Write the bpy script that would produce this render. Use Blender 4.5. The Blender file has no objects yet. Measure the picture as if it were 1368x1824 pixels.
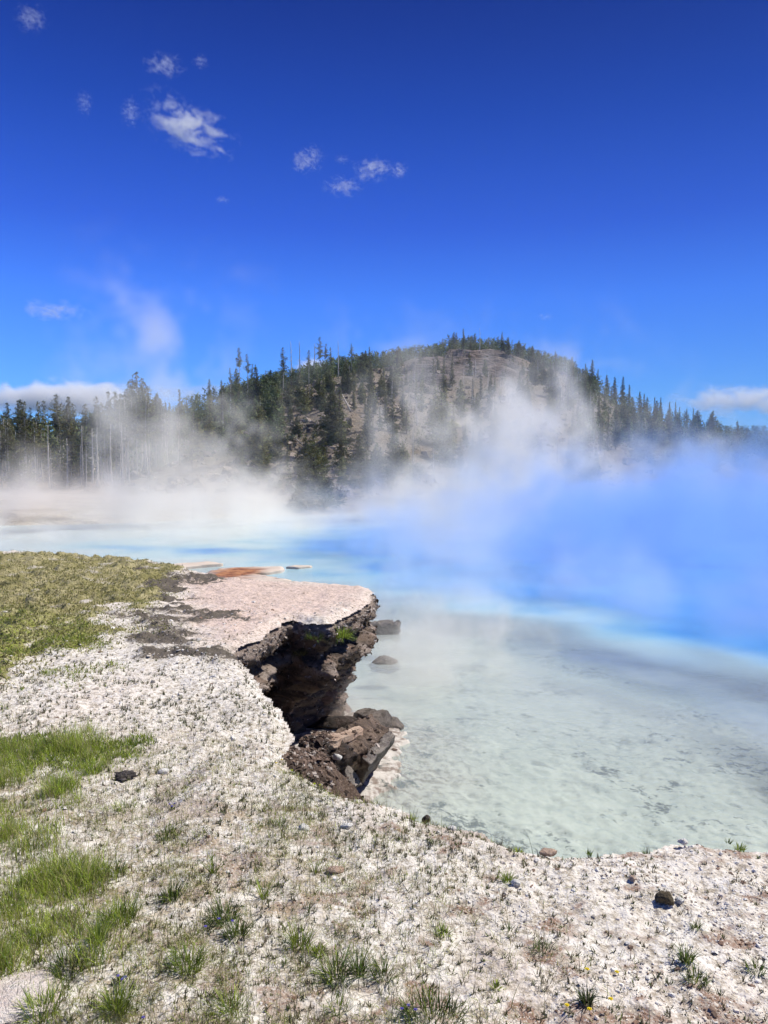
import bpy, math, random
import numpy as np
from mathutils import Vector, Matrix

# ------------------------------------------------------------------ camera, sky, sun
scene = bpy.context.scene
COL = scene.collection
RAD = math.radians
CAM_Z = 3.4                      # eye height over the pool (water level is z = 0)
TOP = 1.75                       # height of the sinter terrace
PITCH = RAD(2.8)
F = 1370.0

cam_data = bpy.data.cameras.new("camera")
cam_data.sensor_fit = 'VERTICAL'
cam_data.sensor_height = 24.0
cam_data.lens = 24.0 / 2 / (912 / F)
cam_data.clip_start = 0.05
cam_data.clip_end = 30000
cam = bpy.data.objects.new("camera", cam_data)
COL.objects.link(cam)
cam.location = (0, 0, CAM_Z)
cam.rotation_euler = (math.pi / 2 - PITCH, 0, 0)
scene.camera = cam

SUN_EL, SUN_AZ = RAD(54), RAD(68)        # azimuth clockwise from +Y
world = bpy.data.worlds.new("World")
scene.world = world
world.use_nodes = True
wn, wl = world.node_tree.nodes, world.node_tree.links
wn.clear()
w_out = wn.new("ShaderNodeOutputWorld")
w_bg = wn.new("ShaderNodeBackground")
w_sky = wn.new("ShaderNodeTexSky")
w_sky.sky_type = 'NISHITA'
w_sky.sun_disc = False
w_sky.sun_elevation = SUN_EL
w_sky.sun_rotation = SUN_AZ
w_sky.altitude = 2200
w_sky.air_density = 1.3
w_sky.dust_density = 0.2
w_sky.ozone_density = 3.0
w_gam = wn.new("ShaderNodeGamma")
w_gam.inputs[1].default_value = 1.0
w_mul = wn.new("ShaderNodeVectorMath")
w_mul.operation = 'MULTIPLY'
w_mul.inputs[1].default_value = (0.62, 0.80, 1.62)
wl.new(w_sky.outputs[0], w_gam.inputs[0])
wl.new(w_gam.outputs[0], w_mul.inputs[0])
# clear high-altitude air: the blue deepens up to the view's top; paler zenith added above
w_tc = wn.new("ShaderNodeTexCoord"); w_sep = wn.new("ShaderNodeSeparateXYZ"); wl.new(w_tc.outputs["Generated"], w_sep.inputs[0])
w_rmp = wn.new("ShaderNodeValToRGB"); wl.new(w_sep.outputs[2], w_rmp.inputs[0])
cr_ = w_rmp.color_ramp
stops = [(0.0, (.80, 1.14, 1.05)), (.105, (.66, 1.07, 1.06)), (.215, (.50, .88, 1.14)), (.30, (.31, .54, .92)), (.418, (.135, .33, .65)), (.51, (.070, .185, .45)), (.62, (.42, .36, .40)), (1.0, (1.5, .92, .36))]  # two highest stops, unseen overhead, are whitened to give a more neutral fill light
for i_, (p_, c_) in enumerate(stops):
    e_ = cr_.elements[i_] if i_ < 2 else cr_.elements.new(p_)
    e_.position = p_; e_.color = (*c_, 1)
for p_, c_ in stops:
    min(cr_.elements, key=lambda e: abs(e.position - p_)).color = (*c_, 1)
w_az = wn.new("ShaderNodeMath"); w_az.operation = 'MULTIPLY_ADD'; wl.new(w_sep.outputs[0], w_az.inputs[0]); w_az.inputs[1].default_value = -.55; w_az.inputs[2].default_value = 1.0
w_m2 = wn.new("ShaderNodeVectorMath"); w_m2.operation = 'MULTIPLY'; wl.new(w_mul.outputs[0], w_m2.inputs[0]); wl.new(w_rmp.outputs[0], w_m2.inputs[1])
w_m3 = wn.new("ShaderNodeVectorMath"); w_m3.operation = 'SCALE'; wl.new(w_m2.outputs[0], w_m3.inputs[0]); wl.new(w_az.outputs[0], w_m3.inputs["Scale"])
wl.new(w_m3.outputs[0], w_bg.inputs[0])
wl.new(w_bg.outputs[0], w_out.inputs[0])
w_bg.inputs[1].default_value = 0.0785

sun_data = bpy.data.lights.new("sun", 'SUN')
sun_data.energy = 5.0
sun_data.angle = RAD(0.53)
sun_data.color = (1.0, 0.96, 0.90)
sun = bpy.data.objects.new("sun", sun_data)
COL.objects.link(sun)
sd = Vector((math.sin(SUN_AZ) * math.cos(SUN_EL), math.cos(SUN_AZ) * math.cos(SUN_EL), math.sin(SUN_EL)))
sun.rotation_euler = sd.to_track_quat('Z', 'Y').to_euler()
sun.location = sd * 50

scene.view_settings.view_transform = 'Standard'
scene.view_settings.look = 'None'
scene.view_settings.exposure = 0.20
scene.view_settings.gamma = 1.0
cy = scene.cycles
cy.use_adaptive_sampling = True
cy.adaptive_threshold = 0.04
cy.use_denoising = True
cy.max_bounces = 8
cy.diffuse_bounces = 3
cy.glossy_bounces = 3
cy.transmission_bounces = 4
cy.volume_bounces = 5
cy.transparent_max_bounces = 16
cy.volume_max_steps = 256
cy.sample_clamp_indirect = 4
cy.caustics_reflective = False
cy.caustics_refractive = False

rs = np.random.RandomState(7)
random.seed(7)

# ------------------------------------------------------------------ helpers
def unproj(px, py, z):
    """ground point at height z seen at photo pixel px, py"""
    xc, yc = (px - 684) / F, (912 - py) / F
    c, s = math.cos(-PITCH), math.sin(-PITCH)
    dy, dz = c - yc * s, s + yc * c
    t = (z - CAM_Z) / dz
    return (xc * t, dy * t)

def at_dist(px, py, dist):
    xc, yc = (px - 684) / F, (912 - py) / F
    c, s = math.cos(-PITCH), math.sin(-PITCH)
    dy, dz = c - yc * s, s + yc * c
    t = dist / dy
    return (xc * t, dist, CAM_Z + dz * t)

def P2(pts, z):
    return np.array([unproj(a, b, z) for a, b in pts])

_gr = np.random.RandomState(99)
_G = _gr.randn(256, 3); _G /= np.linalg.norm(_G, axis=1)[:, None]
_P = _gr.permutation(256)
def pn(x, y, z=0.0, seed=0):
    x = np.asarray(x, float); y = np.asarray(y, float); z = np.asarray(z, float) + seed * 17.31
    x, y, z = np.broadcast_arrays(x, y, z)
    xi, yi, zi = np.floor(x).astype(np.int64), np.floor(y).astype(np.int64), np.floor(z).astype(np.int64)
    fx, fy, fz = x - xi, y - yi, z - zi
    u, v, w = [f * f * f * (f * (f * 6 - 15) + 10) for f in (fx, fy, fz)]
    r = 0
    for i in (0, 1):
        for j in (0, 1):
            for k in (0, 1):
                h = _P[(_P[(_P[(xi + i) & 255] + yi + j) & 255] + zi + k) & 255]
                g = _G[h]
                d = g[..., 0] * (fx - i) + g[..., 1] * (fy - j) + g[..., 2] * (fz - k)
                r = r + d * (u if i else 1 - u) * (v if j else 1 - v) * (w if k else 1 - w)
    return r * 1.5
def fbm(x, y, z=0.0, oct=4, seed=0, gain=0.5):
    a, s, t = 1.0, 0, 0
    for o in range(oct):
        k = 2.03 ** o
        s = s + a * pn(np.asarray(x) * k, np.asarray(y) * k, np.asarray(z) * k, seed + o)
        t += a; a *= gain
    return s / t * 1.4
def sstep(a, b, x):
    t = np.clip((x - a) / (b - a), 0, 1)
    return t * t * (3 - 2 * t)
def lerp(a, b, t): return a + (b - a) * t

def seg_dist(px, py, poly, closed=True):
    d = np.full(np.shape(px), 1e9)
    n = len(poly)
    for i in range(n if closed else n - 1):
        a, b = poly[i], poly[(i + 1) % n]
        ab = b - a
        L = max(ab @ ab, 1e-12)
        t = np.clip(((px - a[0]) * ab[0] + (py - a[1]) * ab[1]) / L, 0, 1)
        d = np.minimum(d, (px - a[0] - t * ab[0]) ** 2 + (py - a[1] - t * ab[1]) ** 2)
    return np.sqrt(d)
def inside(px, py, poly):
    r = np.zeros(np.shape(px), bool)
    n = len(poly)
    for i in range(n):
        x1, y1 = poly[i]; x2, y2 = poly[(i + 1) % n]
        if y1 == y2: continue
        c = (y1 > py) != (y2 > py)
        r ^= c & (px < (x2 - x1) * (py - y1) / (y2 - y1) + x1)
    return r
def sdist(px, py, poly):
    d = seg_dist(px, py, poly)
    return np.where(inside(px, py, poly), d, -d)       # > 0 inside

def make_mesh(name, V, faces, mat=None, smooth=True, attrs=None, fmat=None, mats=None):
    """faces: (n,3) or (n,4) int array, or a list of such arrays"""
    me = bpy.data.meshes.new(name)
    if not isinstance(faces, list): faces = [faces]
    faces = [np.asarray(f, np.int32) for f in faces if len(f)]
    V = np.asarray(V, np.float32)
    me.vertices.add(len(V)); me.vertices.foreach_set("co", V.ravel())
    nl = sum(f.size for f in faces); nf = sum(len(f) for f in faces)
    me.loops.add(nl); me.polygons.add(nf)
    me.loops.foreach_set("vertex_index", np.concatenate([f.ravel() for f in faces]))
    tot = np.concatenate([np.full(len(f), f.shape[1], np.int32) for f in faces])
    st = np.concatenate([[0], np.cumsum(tot)[:-1]]).astype(np.int32)
    me.polygons.foreach_set("loop_start", st)
    me.update(calc_edges=True)
    me.polygons.foreach_set("use_smooth", np.full(nf, bool(smooth)))
    for k, A in (attrs or {}).items():
        at = me.color_attributes.new(k, 'FLOAT_COLOR', 'POINT')
        A = np.asarray(A, np.float32)
        if A.shape[1] == 3: A = np.hstack([A, np.ones((len(A), 1), np.float32)])
        at.data.foreach_set("color", A.ravel())
    for m in (mats or ([mat] if mat else [])): me.materials.append(m)
    if fmat is not None: me.polygons.foreach_set("material_index", np.asarray(fmat, np.int32))
    me.validate(); me.update()
    return me

def link(name, me, parent=None, loc=None, **props):
    o = bpy.data.objects.new(name, me)
    COL.objects.link(o)
    if parent is not None: o.parent = parent
    if loc is not None: o.location = loc
    for k, v in props.items():
        if v is not None: o[k] = v
    return o
def thing(name, label, cat, loc=(0, 0, 0), rz=0.0, group=None):
    o = link(name, None, loc=loc, label=label, category=cat, group=group)
    o.rotation_euler = (0, 0, rz)
    return o

def grid_faces(nr, nc, keep=None):
    i = np.arange(nr - 1)[:, None] * nc + np.arange(nc - 1)[None, :]
    f = np.stack([i, i + 1, i + nc + 1, i + nc], -1).reshape(-1, 4)
    return f if keep is None else f[keep.ravel()]
def compact(V, f, *ex):
    used = np.unique(f)
    m = np.full(len(V), -1, np.int64); m[used] = np.arange(len(used))
    return (V[used], m[f]) + tuple(e[used] for e in ex)

def rotmats(n, tilt, rng):
    """random spin about z then random tilt"""
    a = rng.rand(n) * 2 * np.pi
    b = rng.rand(n) * 2 * np.pi
    t = rng.randn(n) * tilt
    ca, sa = np.cos(a), np.sin(a)
    Rz = np.zeros((n, 3, 3)); Rz[:, 0, 0] = ca; Rz[:, 0, 1] = -sa; Rz[:, 1, 0] = sa; Rz[:, 1, 1] = ca; Rz[:, 2, 2] = 1
    k = np.stack([np.cos(b), np.sin(b), np.zeros(n)], 1)
    K = np.zeros((n, 3, 3)); K[:, 0, 2] = k[:, 1]; K[:, 1, 2] = -k[:, 0]; K[:, 2, 0] = -k[:, 1]; K[:, 2, 1] = k[:, 0]
    I = np.eye(3)[None]
    Rt = I + np.sin(t)[:, None, None] * K + (1 - np.cos(t))[:, None, None] * (K @ K)
    return Rt @ Rz

def replicate(TV, TF, pos, scl, R):
    """TV: (k,n,3) several templates, TF (f,3) shared faces"""
    n = len(pos)
    which = rs.randint(0, len(TV), n)
    base = TV[which] * scl[:, None, :]
    V = np.einsum('nij,nkj->nki', R, base) + pos[:, None, :]
    k = TV.shape[1]
    Fs = TF[None] + (np.arange(n) * k)[:, None, None]
    return V.reshape(-1, 3), Fs.reshape(-1, TF.shape[1])

def blades(base, az, lean, h, w, bend, seg=3, rng=rs):
    """grass blades as bent tapering strips; returns V, F, t(0 root..1 tip)"""
    n = len(base)
    d = np.stack([np.cos(az), np.sin(az), np.zeros(n)], 1)
    tw = az + np.pi / 2 + rng.randn(n) * 0.5
    s = np.stack([np.cos(tw), np.sin(tw), np.zeros(n)], 1)
    V = np.zeros((n, 2 * seg + 1, 3)); T = np.zeros((n, 2 * seg + 1))
    for i in range(seg + 1):
        t = i / seg
        ang = lean + bend * t
        off = d * (np.sin(ang) * t * h)[:, None] + np.array([0, 0, 1.0]) * (np.cos(ang) * t * h)[:, None]
        c = base + off
        if i == seg:
            V[:, -1] = c; T[:, -1] = 1
        else:
            ww = (w * (1 - t ** 1.6) * 0.5)[:, None] * s
            V[:, 2 * i] = c - ww; V[:, 2 * i + 1] = c + ww; T[:, 2 * i:2 * i + 2] = t
    f = []
    for i in range(seg - 1):
        a = 2 * i
        f += [(a, a + 1, a + 3), (a, a + 3, a + 2)]
    f.append((2 * seg - 2, 2 * seg - 1, 2 * seg))
    f = np.array(f)
    Fs = (f[None] + (np.arange(n) * (2 * seg + 1))[:, None, None]).reshape(-1, 3)
    return V.reshape(-1, 3), Fs, T.reshape(-1)

def tube(path, radii, n=7):
    path = np.asarray(path, float); radii = np.asarray(radii, float)
    k = len(path)
    tang = np.gradient(path, axis=0); tang /= np.linalg.norm(tang, axis=1)[:, None] + 1e-9
    ref = np.array([0.0, 0, 1]) if abs(tang[0][2]) < 0.8 else np.array([1.0, 0, 0])
    A = np.cross(tang, ref); A /= np.linalg.norm(A, axis=1)[:, None] + 1e-9
    B = np.cross(tang, A)
    th = np.linspace(0, 2 * np.pi, n, endpoint=False)
    V = path[:, None] + radii[:, None, None] * (np.cos(th)[None, :, None] * A[:, None] + np.sin(th)[None, :, None] * B[:, None])
    V = V.reshape(-1, 3)
    i = np.arange(k - 1)[:, None] * n; j = np.arange(n)[None]
    f = np.stack([i + j, i + (j + 1) % n, i + n + (j + 1) % n, i + n + j], -1).reshape(-1, 4)
    tri = np.concatenate([f[:, [0, 1, 2]], f[:, [0, 2, 3]]])
    V = np.vstack([V, path[-1:], path[:1]])
    e = (k - 1) * n
    cap = np.array([(e + a, e + (a + 1) % n, k * n) for a in range(n)] + [((a + 1) % n, a, k * n + 1) for a in range(n)])
    return V, np.vstack([tri, cap])
class Soup:
    def __init__(s): s.V, s.F, s.C, s.n = [], [], [], 0
    def add(s, V, Fc, c=None):
        s.V.append(V); s.F.append(np.asarray(Fc) + s.n); s.n += len(V)
        s.C.append(np.tile(np.asarray(c if c is not None else (1, 1, 1), float), (len(V), 1)) if c is None or np.ndim(c) == 1 else c)
    def mesh(s, name, mat, smooth=True):
        return make_mesh(name, np.vstack(s.V), np.vstack(s.F), mat, smooth, {"col": np.vstack(s.C)})

# ------------------------------------------------------------------ materials
class NM:
    def __init__(s, name, rough=0.9, spec=0.3):
        s.m = bpy.data.materials.new(name); s.m.use_nodes = True
        s.t = s.m.node_tree; s.N = s.t.nodes; s.L = s.t.links
        s.b = s.N["Principled BSDF"]; s.out = s.N["Material Output"]
        s.b.inputs["Roughness"].default_value = rough
        s.b.inputs["Specular IOR Level"].default_value = spec
        s.co = s.N.new("ShaderNodeTexCoord").outputs["Object"]
    def put(s, inp, v):
        if hasattr(v, "is_output"): s.L.new(v, inp)
        elif isinstance(v, (tuple, list)): inp.default_value = (*v, 1) if len(v) == 3 and inp.type == 'RGBA' else v
        else: inp.default_value = v
    def noise(s, scale, detail=4, rough=0.55, dist=0.0, co=None, out=0):
        n = s.N.new("ShaderNodeTexNoise"); s.L.new(co or s.co, n.inputs["Vector"])
        n.inputs["Scale"].default_value = scale; n.inputs["Detail"].default_value = detail
        n.inputs["Roughness"].default_value = rough; n.inputs["Distortion"].default_value = dist
        return n.outputs[out]
    def voro(s, scale, feat='F1', out="Distance", rnd=1.0, co=None):
        n = s.N.new("ShaderNodeTexVoronoi"); s.L.new(co or s.co, n.inputs["Vector"]); n.feature = feat
        n.inputs["Scale"].default_value = scale; n.inputs["Randomness"].default_value = rnd
        return n.outputs[out]
    def stretch(s, sx, sy, sz):
        n = s.N.new("ShaderNodeMapping"); s.L.new(s.co, n.inputs[0]); n.inputs["Scale"].default_value = (sx, sy, sz)
        return n.outputs[0]
    def ramp(s, v, a, b, c=0.0, d=1.0):
        n = s.N.new("ShaderNodeMapRange"); n.interpolation_type = 'SMOOTHSTEP'
        s.put(n.inputs[0], v)
        for i, x in enumerate((a, b, c, d)): s.put(n.inputs[1 + i], x)
        return n.outputs[0]
    def math(s, op, a, b=0.0, clamp=False):
        n = s.N.new("ShaderNodeMath"); n.operation = op; n.use_clamp = clamp
        s.put(n.inputs[0], a); s.put(n.inputs[1], b)
        return n.outputs[0]
    def mix(s, f, a, b, mode='MIX'):
        n = s.N.new("ShaderNodeMix"); n.data_type = 'RGBA'; n.blend_type = mode
        s.put(n.inputs[0], f); s.put(n.inputs[6], a); s.put(n.inputs[7], b)
        return n.outputs[2]
    def attr(s, name):
        n = s.N.new("ShaderNodeAttribute"); n.attribute_name = name
        sep = s.N.new("ShaderNodeSeparateColor"); s.L.new(n.outputs["Color"], sep.inputs[0])
        return n.outputs["Color"], sep.outputs[0], sep.outputs[1], sep.outputs[2]
    def rand(s):
        return s.N.new("ShaderNodeObjectInfo").outputs["Random"]
    def bump(s, h, dist, strength=1.0, prev=None):
        n = s.N.new("ShaderNodeBump"); s.put(n.inputs["Height"], h)
        n.inputs["Distance"].default_value = dist; n.inputs["Strength"].default_value = strength
        if prev is not None: s.L.new(prev, n.inputs["Normal"])
        s.L.new(n.outputs[0], s.b.inputs["Normal"])
        return n.outputs[0]
    def color(s, c): s.put(s.b.inputs["Base Color"], c)

def mat_terrace():
    k = NM("terrace_sinter", 0.95, 0.15)
    _, moss, brown, pink = k.attr("mask")
    _, grass, crust, grit = k.attr("mask2")
    n1 = k.noise(3.0, 6, 0.65); n2 = k.noise(26, 5, 0.7); n3 = k.noise(110, 3, 0.7)
    v1 = k.voro(85); v2 = k.voro(38)
    base = k.mix(k.ramp(n1, .35, .65), (.75, .71, .655), (.68, .635, .575))
    base = k.mix(k.ramp(n2, .30, .62), (.50, .445, .36), base)
    base = k.mix(k.math('MULTIPLY', pink, .8), base, k.mix(n2, (.48, .33, .27), (.76, .60, .52)))
    # dark crumbs and gaps between the chips
    gap = k.math('MULTIPLY', k.ramp(n3, .60, .50, 0, 1), k.ramp(n2, .52, .40, 0, 1))
    base = k.mix(k.math('MULTIPLY', gap, .60), base, (.20, .16, .12))
    bm = k.math('MULTIPLY', brown, k.math('MULTIPLY', k.ramp(n2, .38, .52), k.ramp(n3, .32, .50), True), True)
    base = k.mix(bm, base, k.mix(n3, (.11, .062, .042), (.38, .24, .17)))
    gm = k.math('MULTIPLY', grit, k.math('MULTIPLY', k.ramp(k.noise(14, 4, .6), .45, .60), k.ramp(n3, .38, .54), True), True)
    base = k.mix(k.math('MULTIPLY', gm, .7), base, (.36, .28, .17))
    cm = k.ramp(k.math('ADD', crust, k.math('MULTIPLY', k.math('SUBTRACT', n2, .5), 1.1)), .42, .58)
    base = k.mix(cm, base, k.mix(n3, (.045, .038, .03), (.20, .17, .14)))
    mm = k.ramp(k.math('ADD', moss, k.math('MULTIPLY', k.math('SUBTRACT', n2, .5), 0.9)), .44, .56)
    mc = k.mix(k.ramp(n1, .38, .62), (.26, .235, .10), (.42, .37, .21))
    mc = k.mix(k.math('MULTIPLY', grass, k.ramp(n2, .4, .6)), mc, (.26, .31, .045))
    mc = k.mix(k.ramp(n3, .35, .55, .35, 1.0), (.05, .05, .025), mc)
    base = k.mix(mm, base, mc)
    k.color(base)
    b = k.bump(v1, 0.004, 0.8)
    b = k.bump(n3, 0.004, 0.8, b)
    k.bump(v2, 0.010, 0.5, b)
    return k.m

def mat_cliff():
    k = NM("crater_wall_rock", 0.85, 0.3)
    st = k.noise(1.0, 6, .65, 0.4, k.stretch(3, 3, 14))
    n2 = k.noise(24, 6, .7); n3 = k.noise(90, 4, .7)
    base = k.mix(k.ramp(st, .38, .6), (.075, .055, .042), (.21, .15, .11))
    base = k.mix(k.ramp(k.noise(5, 4), .52, .66), base, (.26, .175, .135))
    _, white, lip, _b = k.attr("mask")
    salt = k.ramp(k.math('ADD', k.math('MULTIPLY', n3, .6), k.math('MULTIPLY', n2, .6)), .66, .78)
    base = k.mix(k.math('MULTIPLY', salt, .75), base, (.50, .45, .40))
    base = k.mix(k.math('MULTIPLY', white, k.ramp(n2, .30, .55), True), base, k.mix(n3, (.30, .22, .18), (.62, .53, .46)))
    k.color(base)
    b = k.bump(n3, 0.02, 0.9)
    k.bump(n2, 0.04, 0.9, b)
    return k.m

def mat_rock(name, dark, mid, salt, amount=.5, rough=.85):
    k = NM(name, rough, 0.3)
    st = k.noise(2.0, 6, .65, 0.6, k.stretch(2.0, 7, 7)); n2 = k.noise(30, 6, .7); n3 = k.noise(110, 4, .7)
    base = k.mix(k.ramp(st, .38, .62), dark, mid)
    s = k.ramp(k.math('ADD', k.math('MULTIPLY', n3, .6), k.math('MULTIPLY', n2, .6)), .78 - .2 * amount, .86 - .1 * amount)
    base = k.mix(k.math('MULTIPLY', s, .8), base, salt)
    k.color(base)
    b = k.bump(n3, 0.012, .8)
    k.bump(k.noise(12, 5, .7), 0.05, .8, b)
    return k.m

def mat_attr(name, rough=.8, trans=0.0, var=.25, scale=40, bumpd=0.0, sat=None):
    """colour comes from the mesh attribute col (the thing's own colour), varied by noise and per object"""
    k = NM(name, rough, 0.25)
    c, *_ = k.attr("col")
    n = k.noise(scale, 3, .6)
    f = k.ramp(n, .3, .7, 1 - var, 1 + var)
    r = k.ramp(k.rand(), 0, 1, 1 - var * .8, 1 + var * .8)
    k_ = k.N.new("ShaderNodeVectorMath"); k_.operation = 'SCALE'; k.L.new(c, k_.inputs[0]); k.L.new(k.math('MULTIPLY', f, r), k_.inputs["Scale"])
    k.color(k_.outputs[0])
    if bumpd: k.bump(k.noise(scale * 2, 4, .7), bumpd, .8)
    if trans:
        k.L.new(k_.outputs[0], (tr := k.N.new("ShaderNodeBsdfTranslucent")).inputs[0])
        ms = k.N.new("ShaderNodeMixShader"); ms.inputs[0].default_value = trans
        k.L.new(k.b.outputs[0], ms.inputs[1]); k.L.new(tr.outputs[0], ms.inputs[2]); k.L.new(ms.outputs[0], k.out.inputs[0])
    return k.m

def mat_bed():
    k = NM("pool_bed_silt", 0.95, 0.1)
    _, pinkm, darkm, beach = k.attr("mask")
    n1 = k.noise(1.3, 5, .6); n2 = k.noise(9, 5, .65); n3 = k.noise(60, 3, .7)
    base = k.mix(k.ramp(n1, .35, .65), (.56, .57, .52), (.66, .66, .60))
    base = k.mix(k.ramp(n2, .34, .58), k.mix(.5, base, (.36, .40, .37)), base)
    base = k.mix(pinkm, base, k.mix(k.ramp(n2, .35, .6), (.24, .19, .16), (.58, .54, .49)))
    big_ = k.ramp(k.noise(.75, 6, .72), .47, .63)
    spots = k.math('MULTIPLY', k.ramp(k.math('ADD', k.noise(6.0, 10, .80, .0), k.math('MULTIPLY', big_, .10)), .555, .66), big_, True)
    base = k.mix(k.math('MULTIPLY', spots, .95), base, (.09, .10, .09))
    base = k.mix(beach, base, k.mix(k.ramp(n3, .45, .7), (.075, .05, .037), (.20, .15, .12)))
    base = k.mix(k.math('MULTIPLY', darkm, k.ramp(n3, .2, .5), True), base, (.10, .11, .10))
    k.color(base)
    b = k.bump(n3, 0.01, .5)
    k.bump(n2, 0.015, .5, b)
    return k.m

def mat_water():
    k = NM("hot_spring_water", 0.08, 0.5)
    _, deep, turq, milk = k.attr("mask")
    n1 = k.noise(.30, 4, .55)
    body = k.mix(turq, (.58, .66, .64), (.25, .50, .60))
    _, slate, sparkle, _s = k.attr("mask2")
    body = k.mix(k.math("MULTIPLY", slate, k.ramp(k.noise(.9, 5, .6), .25, .6, .55, 1.0)), body, (.27, .34, .43))
    body = k.mix(deep, body, k.mix(k.ramp(n1, .35, .65), (.045, .25, .62), (.06, .32, .66)))
    dif = k.N.new("ShaderNodeBsdfDiffuse"); k.L.new(body, dif.inputs[0])
    tr = k.N.new("ShaderNodeBsdfTransparent"); k.L.new(k.mix(turq, (.93, .975, .96), (.5, .9, .95)), tr.inputs[0])
    m1 = k.N.new("ShaderNodeMixShader"); k.L.new(milk, m1.inputs[0]); k.L.new(tr.outputs[0], m1.inputs[1]); k.L.new(dif.outputs[0], m1.inputs[2])
    gl = k.N.new("ShaderNodeBsdfGlossy"); gl.inputs["Roughness"].default_value = .08
    fr = k.N.new("ShaderNodeFresnel"); fr.inputs[0].default_value = 1.33
    bn = k.N.new("ShaderNodeBump"); bn.inputs["Distance"].default_value = .02; bn.inputs["Strength"].default_value = .55
    h = k.math('ADD', k.noise(7, 4, .6, .5, k.stretch(1, 1.6, 1)), k.math('MULTIPLY', k.noise(26, 3, .6), .35))
    k.L.new(h, bn.inputs["Height"])
    for g in (gl, fr): k.L.new(bn.outputs[0], g.inputs["Normal"])
    m2 = k.N.new("ShaderNodeMixShader"); k.L.new(k.math('MULTIPLY', fr.outputs[0], .75), m2.inputs[0])
    k.L.new(m1.outputs[0], m2.inputs[1]); k.L.new(gl.outputs[0], m2.inputs[2]); k.L.new(m2.outputs[0], k.out.inputs[0])
    k.N.remove(k.b)
    return k.m

def mat_hill():
    k = NM("scree_slope", 0.95, 0.1)
    _, green, rock, pale = k.attr("mask")
    n1 = k.noise(.06, 5, .6); n2 = k.noise(.45, 5, .65); n3 = k.noise(2.2, 4, .7)
    base = k.mix(k.ramp(n1, .38, .62), (.175, .138, .105), (.125, .112, .09))
    base = k.mix(k.ramp(n3, .45, .62), base, (.29, .24, .19))
    base = k.mix(k.ramp(n2, .50, .38, 0, .7), base, (.13, .115, .085))
    base = k.mix(rock, base, k.mix(k.ramp(k.noise(.35, 6, .7, 0, k.stretch(1, 1, 6)), .35, .65), (.045, .038, .036), (.24, .19, .165)))
    base = k.mix(green, base, k.mix(n2, (.035, .05, .02), (.11, .12, .05)))
    base = k.mix(pale, base, k.mix(n2, (.30, .26, .21), (.52, .47, .40)))
    k.color(base)
    b = k.bump(n3, .25, .8)
    k.bump(n2, 1.0, .7, b)
    return k.m

M_TERR, M_CLIFF, M_BED, M_WATER, M_HILL = mat_terrace(), mat_cliff(), mat_bed(), mat_water(), mat_hill()
M_CHIP = mat_attr("sinter_chips", .9, var=.12, scale=60, bumpd=.002)
M_BLADE = mat_attr("grass_blade", .6, trans=.40, var=.2, scale=12)
M_NEEDLE = mat_attr("pine_needles", .75, trans=.15, var=.45, scale=.5)
M_BARK = mat_attr("pine_bark", .9, var=.3, scale=2.0)
M_DARK = mat_rock("dark_stained_sinter", (.022, .017, .014), (.075, .052, .04), (.42, .38, .34), .55)
M_GREY = mat_rock("grey_weathered_sinter", (.08, .066, .058), (.20, .165, .14), (.40, .36, .32), .5)
M_WHITE = mat_rock("white_sinter", (.62, .60, .56), (.72, .70, .66), (.80, .79, .76), .9)
M_TAN = mat_rock("tan_sinter", (.38, .26, .19), (.55, .41, .31), (.62, .52, .44), .7)
M_BROWN = mat_rock("layered_brown_sinter", (.06, .042, .032), (.19, .135, .10), (.44, .38, .33), .5)
M_PALE = mat_rock("pale_grey_sinter", (.13, .11, .10), (.25, .22, .19), (.48, .44, .40), .4)

# ------------------------------------------------------------------ plan of the place
RIM_PX = [(1368, 1489), (1300, 1490), (1220, 1484), (1150, 1499), (1060, 1508), (990, 1506), (920, 1500), (860, 1480), (810, 1462), (740, 1445),
          (690, 1424), (640, 1410), (600, 1401), (570, 1386), (540, 1366), (508, 1346), (504, 1334), (514, 1312), (520, 1290),
          (505, 1262), (478, 1232), (455, 1200), (437, 1178), (413, 1162), (418, 1152), (440, 1140), (470, 1128), (488, 1112), (508, 1100),
          (524, 1096), (550, 1104), (585, 1106), (612, 1092), (640, 1076), (660, 1064), (664, 1052), (655, 1043), (620, 1039), (560, 1034),
          (480, 1031), (400, 1029), (352, 1016), (310, 1006), (260, 1000), (190, 994), (120, 989), (50, 986), (-60, 985), (-250, 984)]
rim = P2(RIM_PX, TOP)
rim_a = np.vstack([[[40, 3.6], [12, 3.2], [4.5, 3.55], [2.6, 3.40]], rim, [[-22, 17.5], [-45, 19]]])
def densify(poly, step):
    out = []
    for a, b in zip(poly[:-1], poly[1:]):
        n = max(1, int(np.linalg.norm(b - a) / step))
        out.append(a + (b - a) * (np.arange(n) / n)[:, None])
    out.append(poly[-1:])
    return np.vstack(out)
core0, core1 = 2, 4 + len(rim)                 # part of the outline that gets fine detail
fine = densify(rim_a[core0:core1], 0.045)
nrm = np.gradient(fine, axis=0); nrm /= np.linalg.norm(nrm, axis=1)[:, None] + 1e-9
nrm = np.stack([-nrm[:, 1], nrm[:, 0]], 1) * -1         # outward (towards the pool), corrected below
mid_in = fine + nrm * 0.03
if inside(mid_in[:, 0], mid_in[:, 1], np.vstack([rim_a, [[-45, -20], [40, -20]]])).mean() > .5: nrm = -nrm
dcam = np.linalg.norm(fine, axis=1)
jit = (0.035 * pn(fine[:, 0] * 5, fine[:, 1] * 5, seed=3) + 0.022 * pn(fine[:, 0] * 17, fine[:, 1] * 17, seed=4)) * np.clip(dcam / 6, .8, 1.4)
fine = fine + nrm * jit[:, None]
OUT = np.vstack([rim_a[:core0], fine, rim_a[core1:], [[-45, -20], [40, -20]]])
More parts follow.
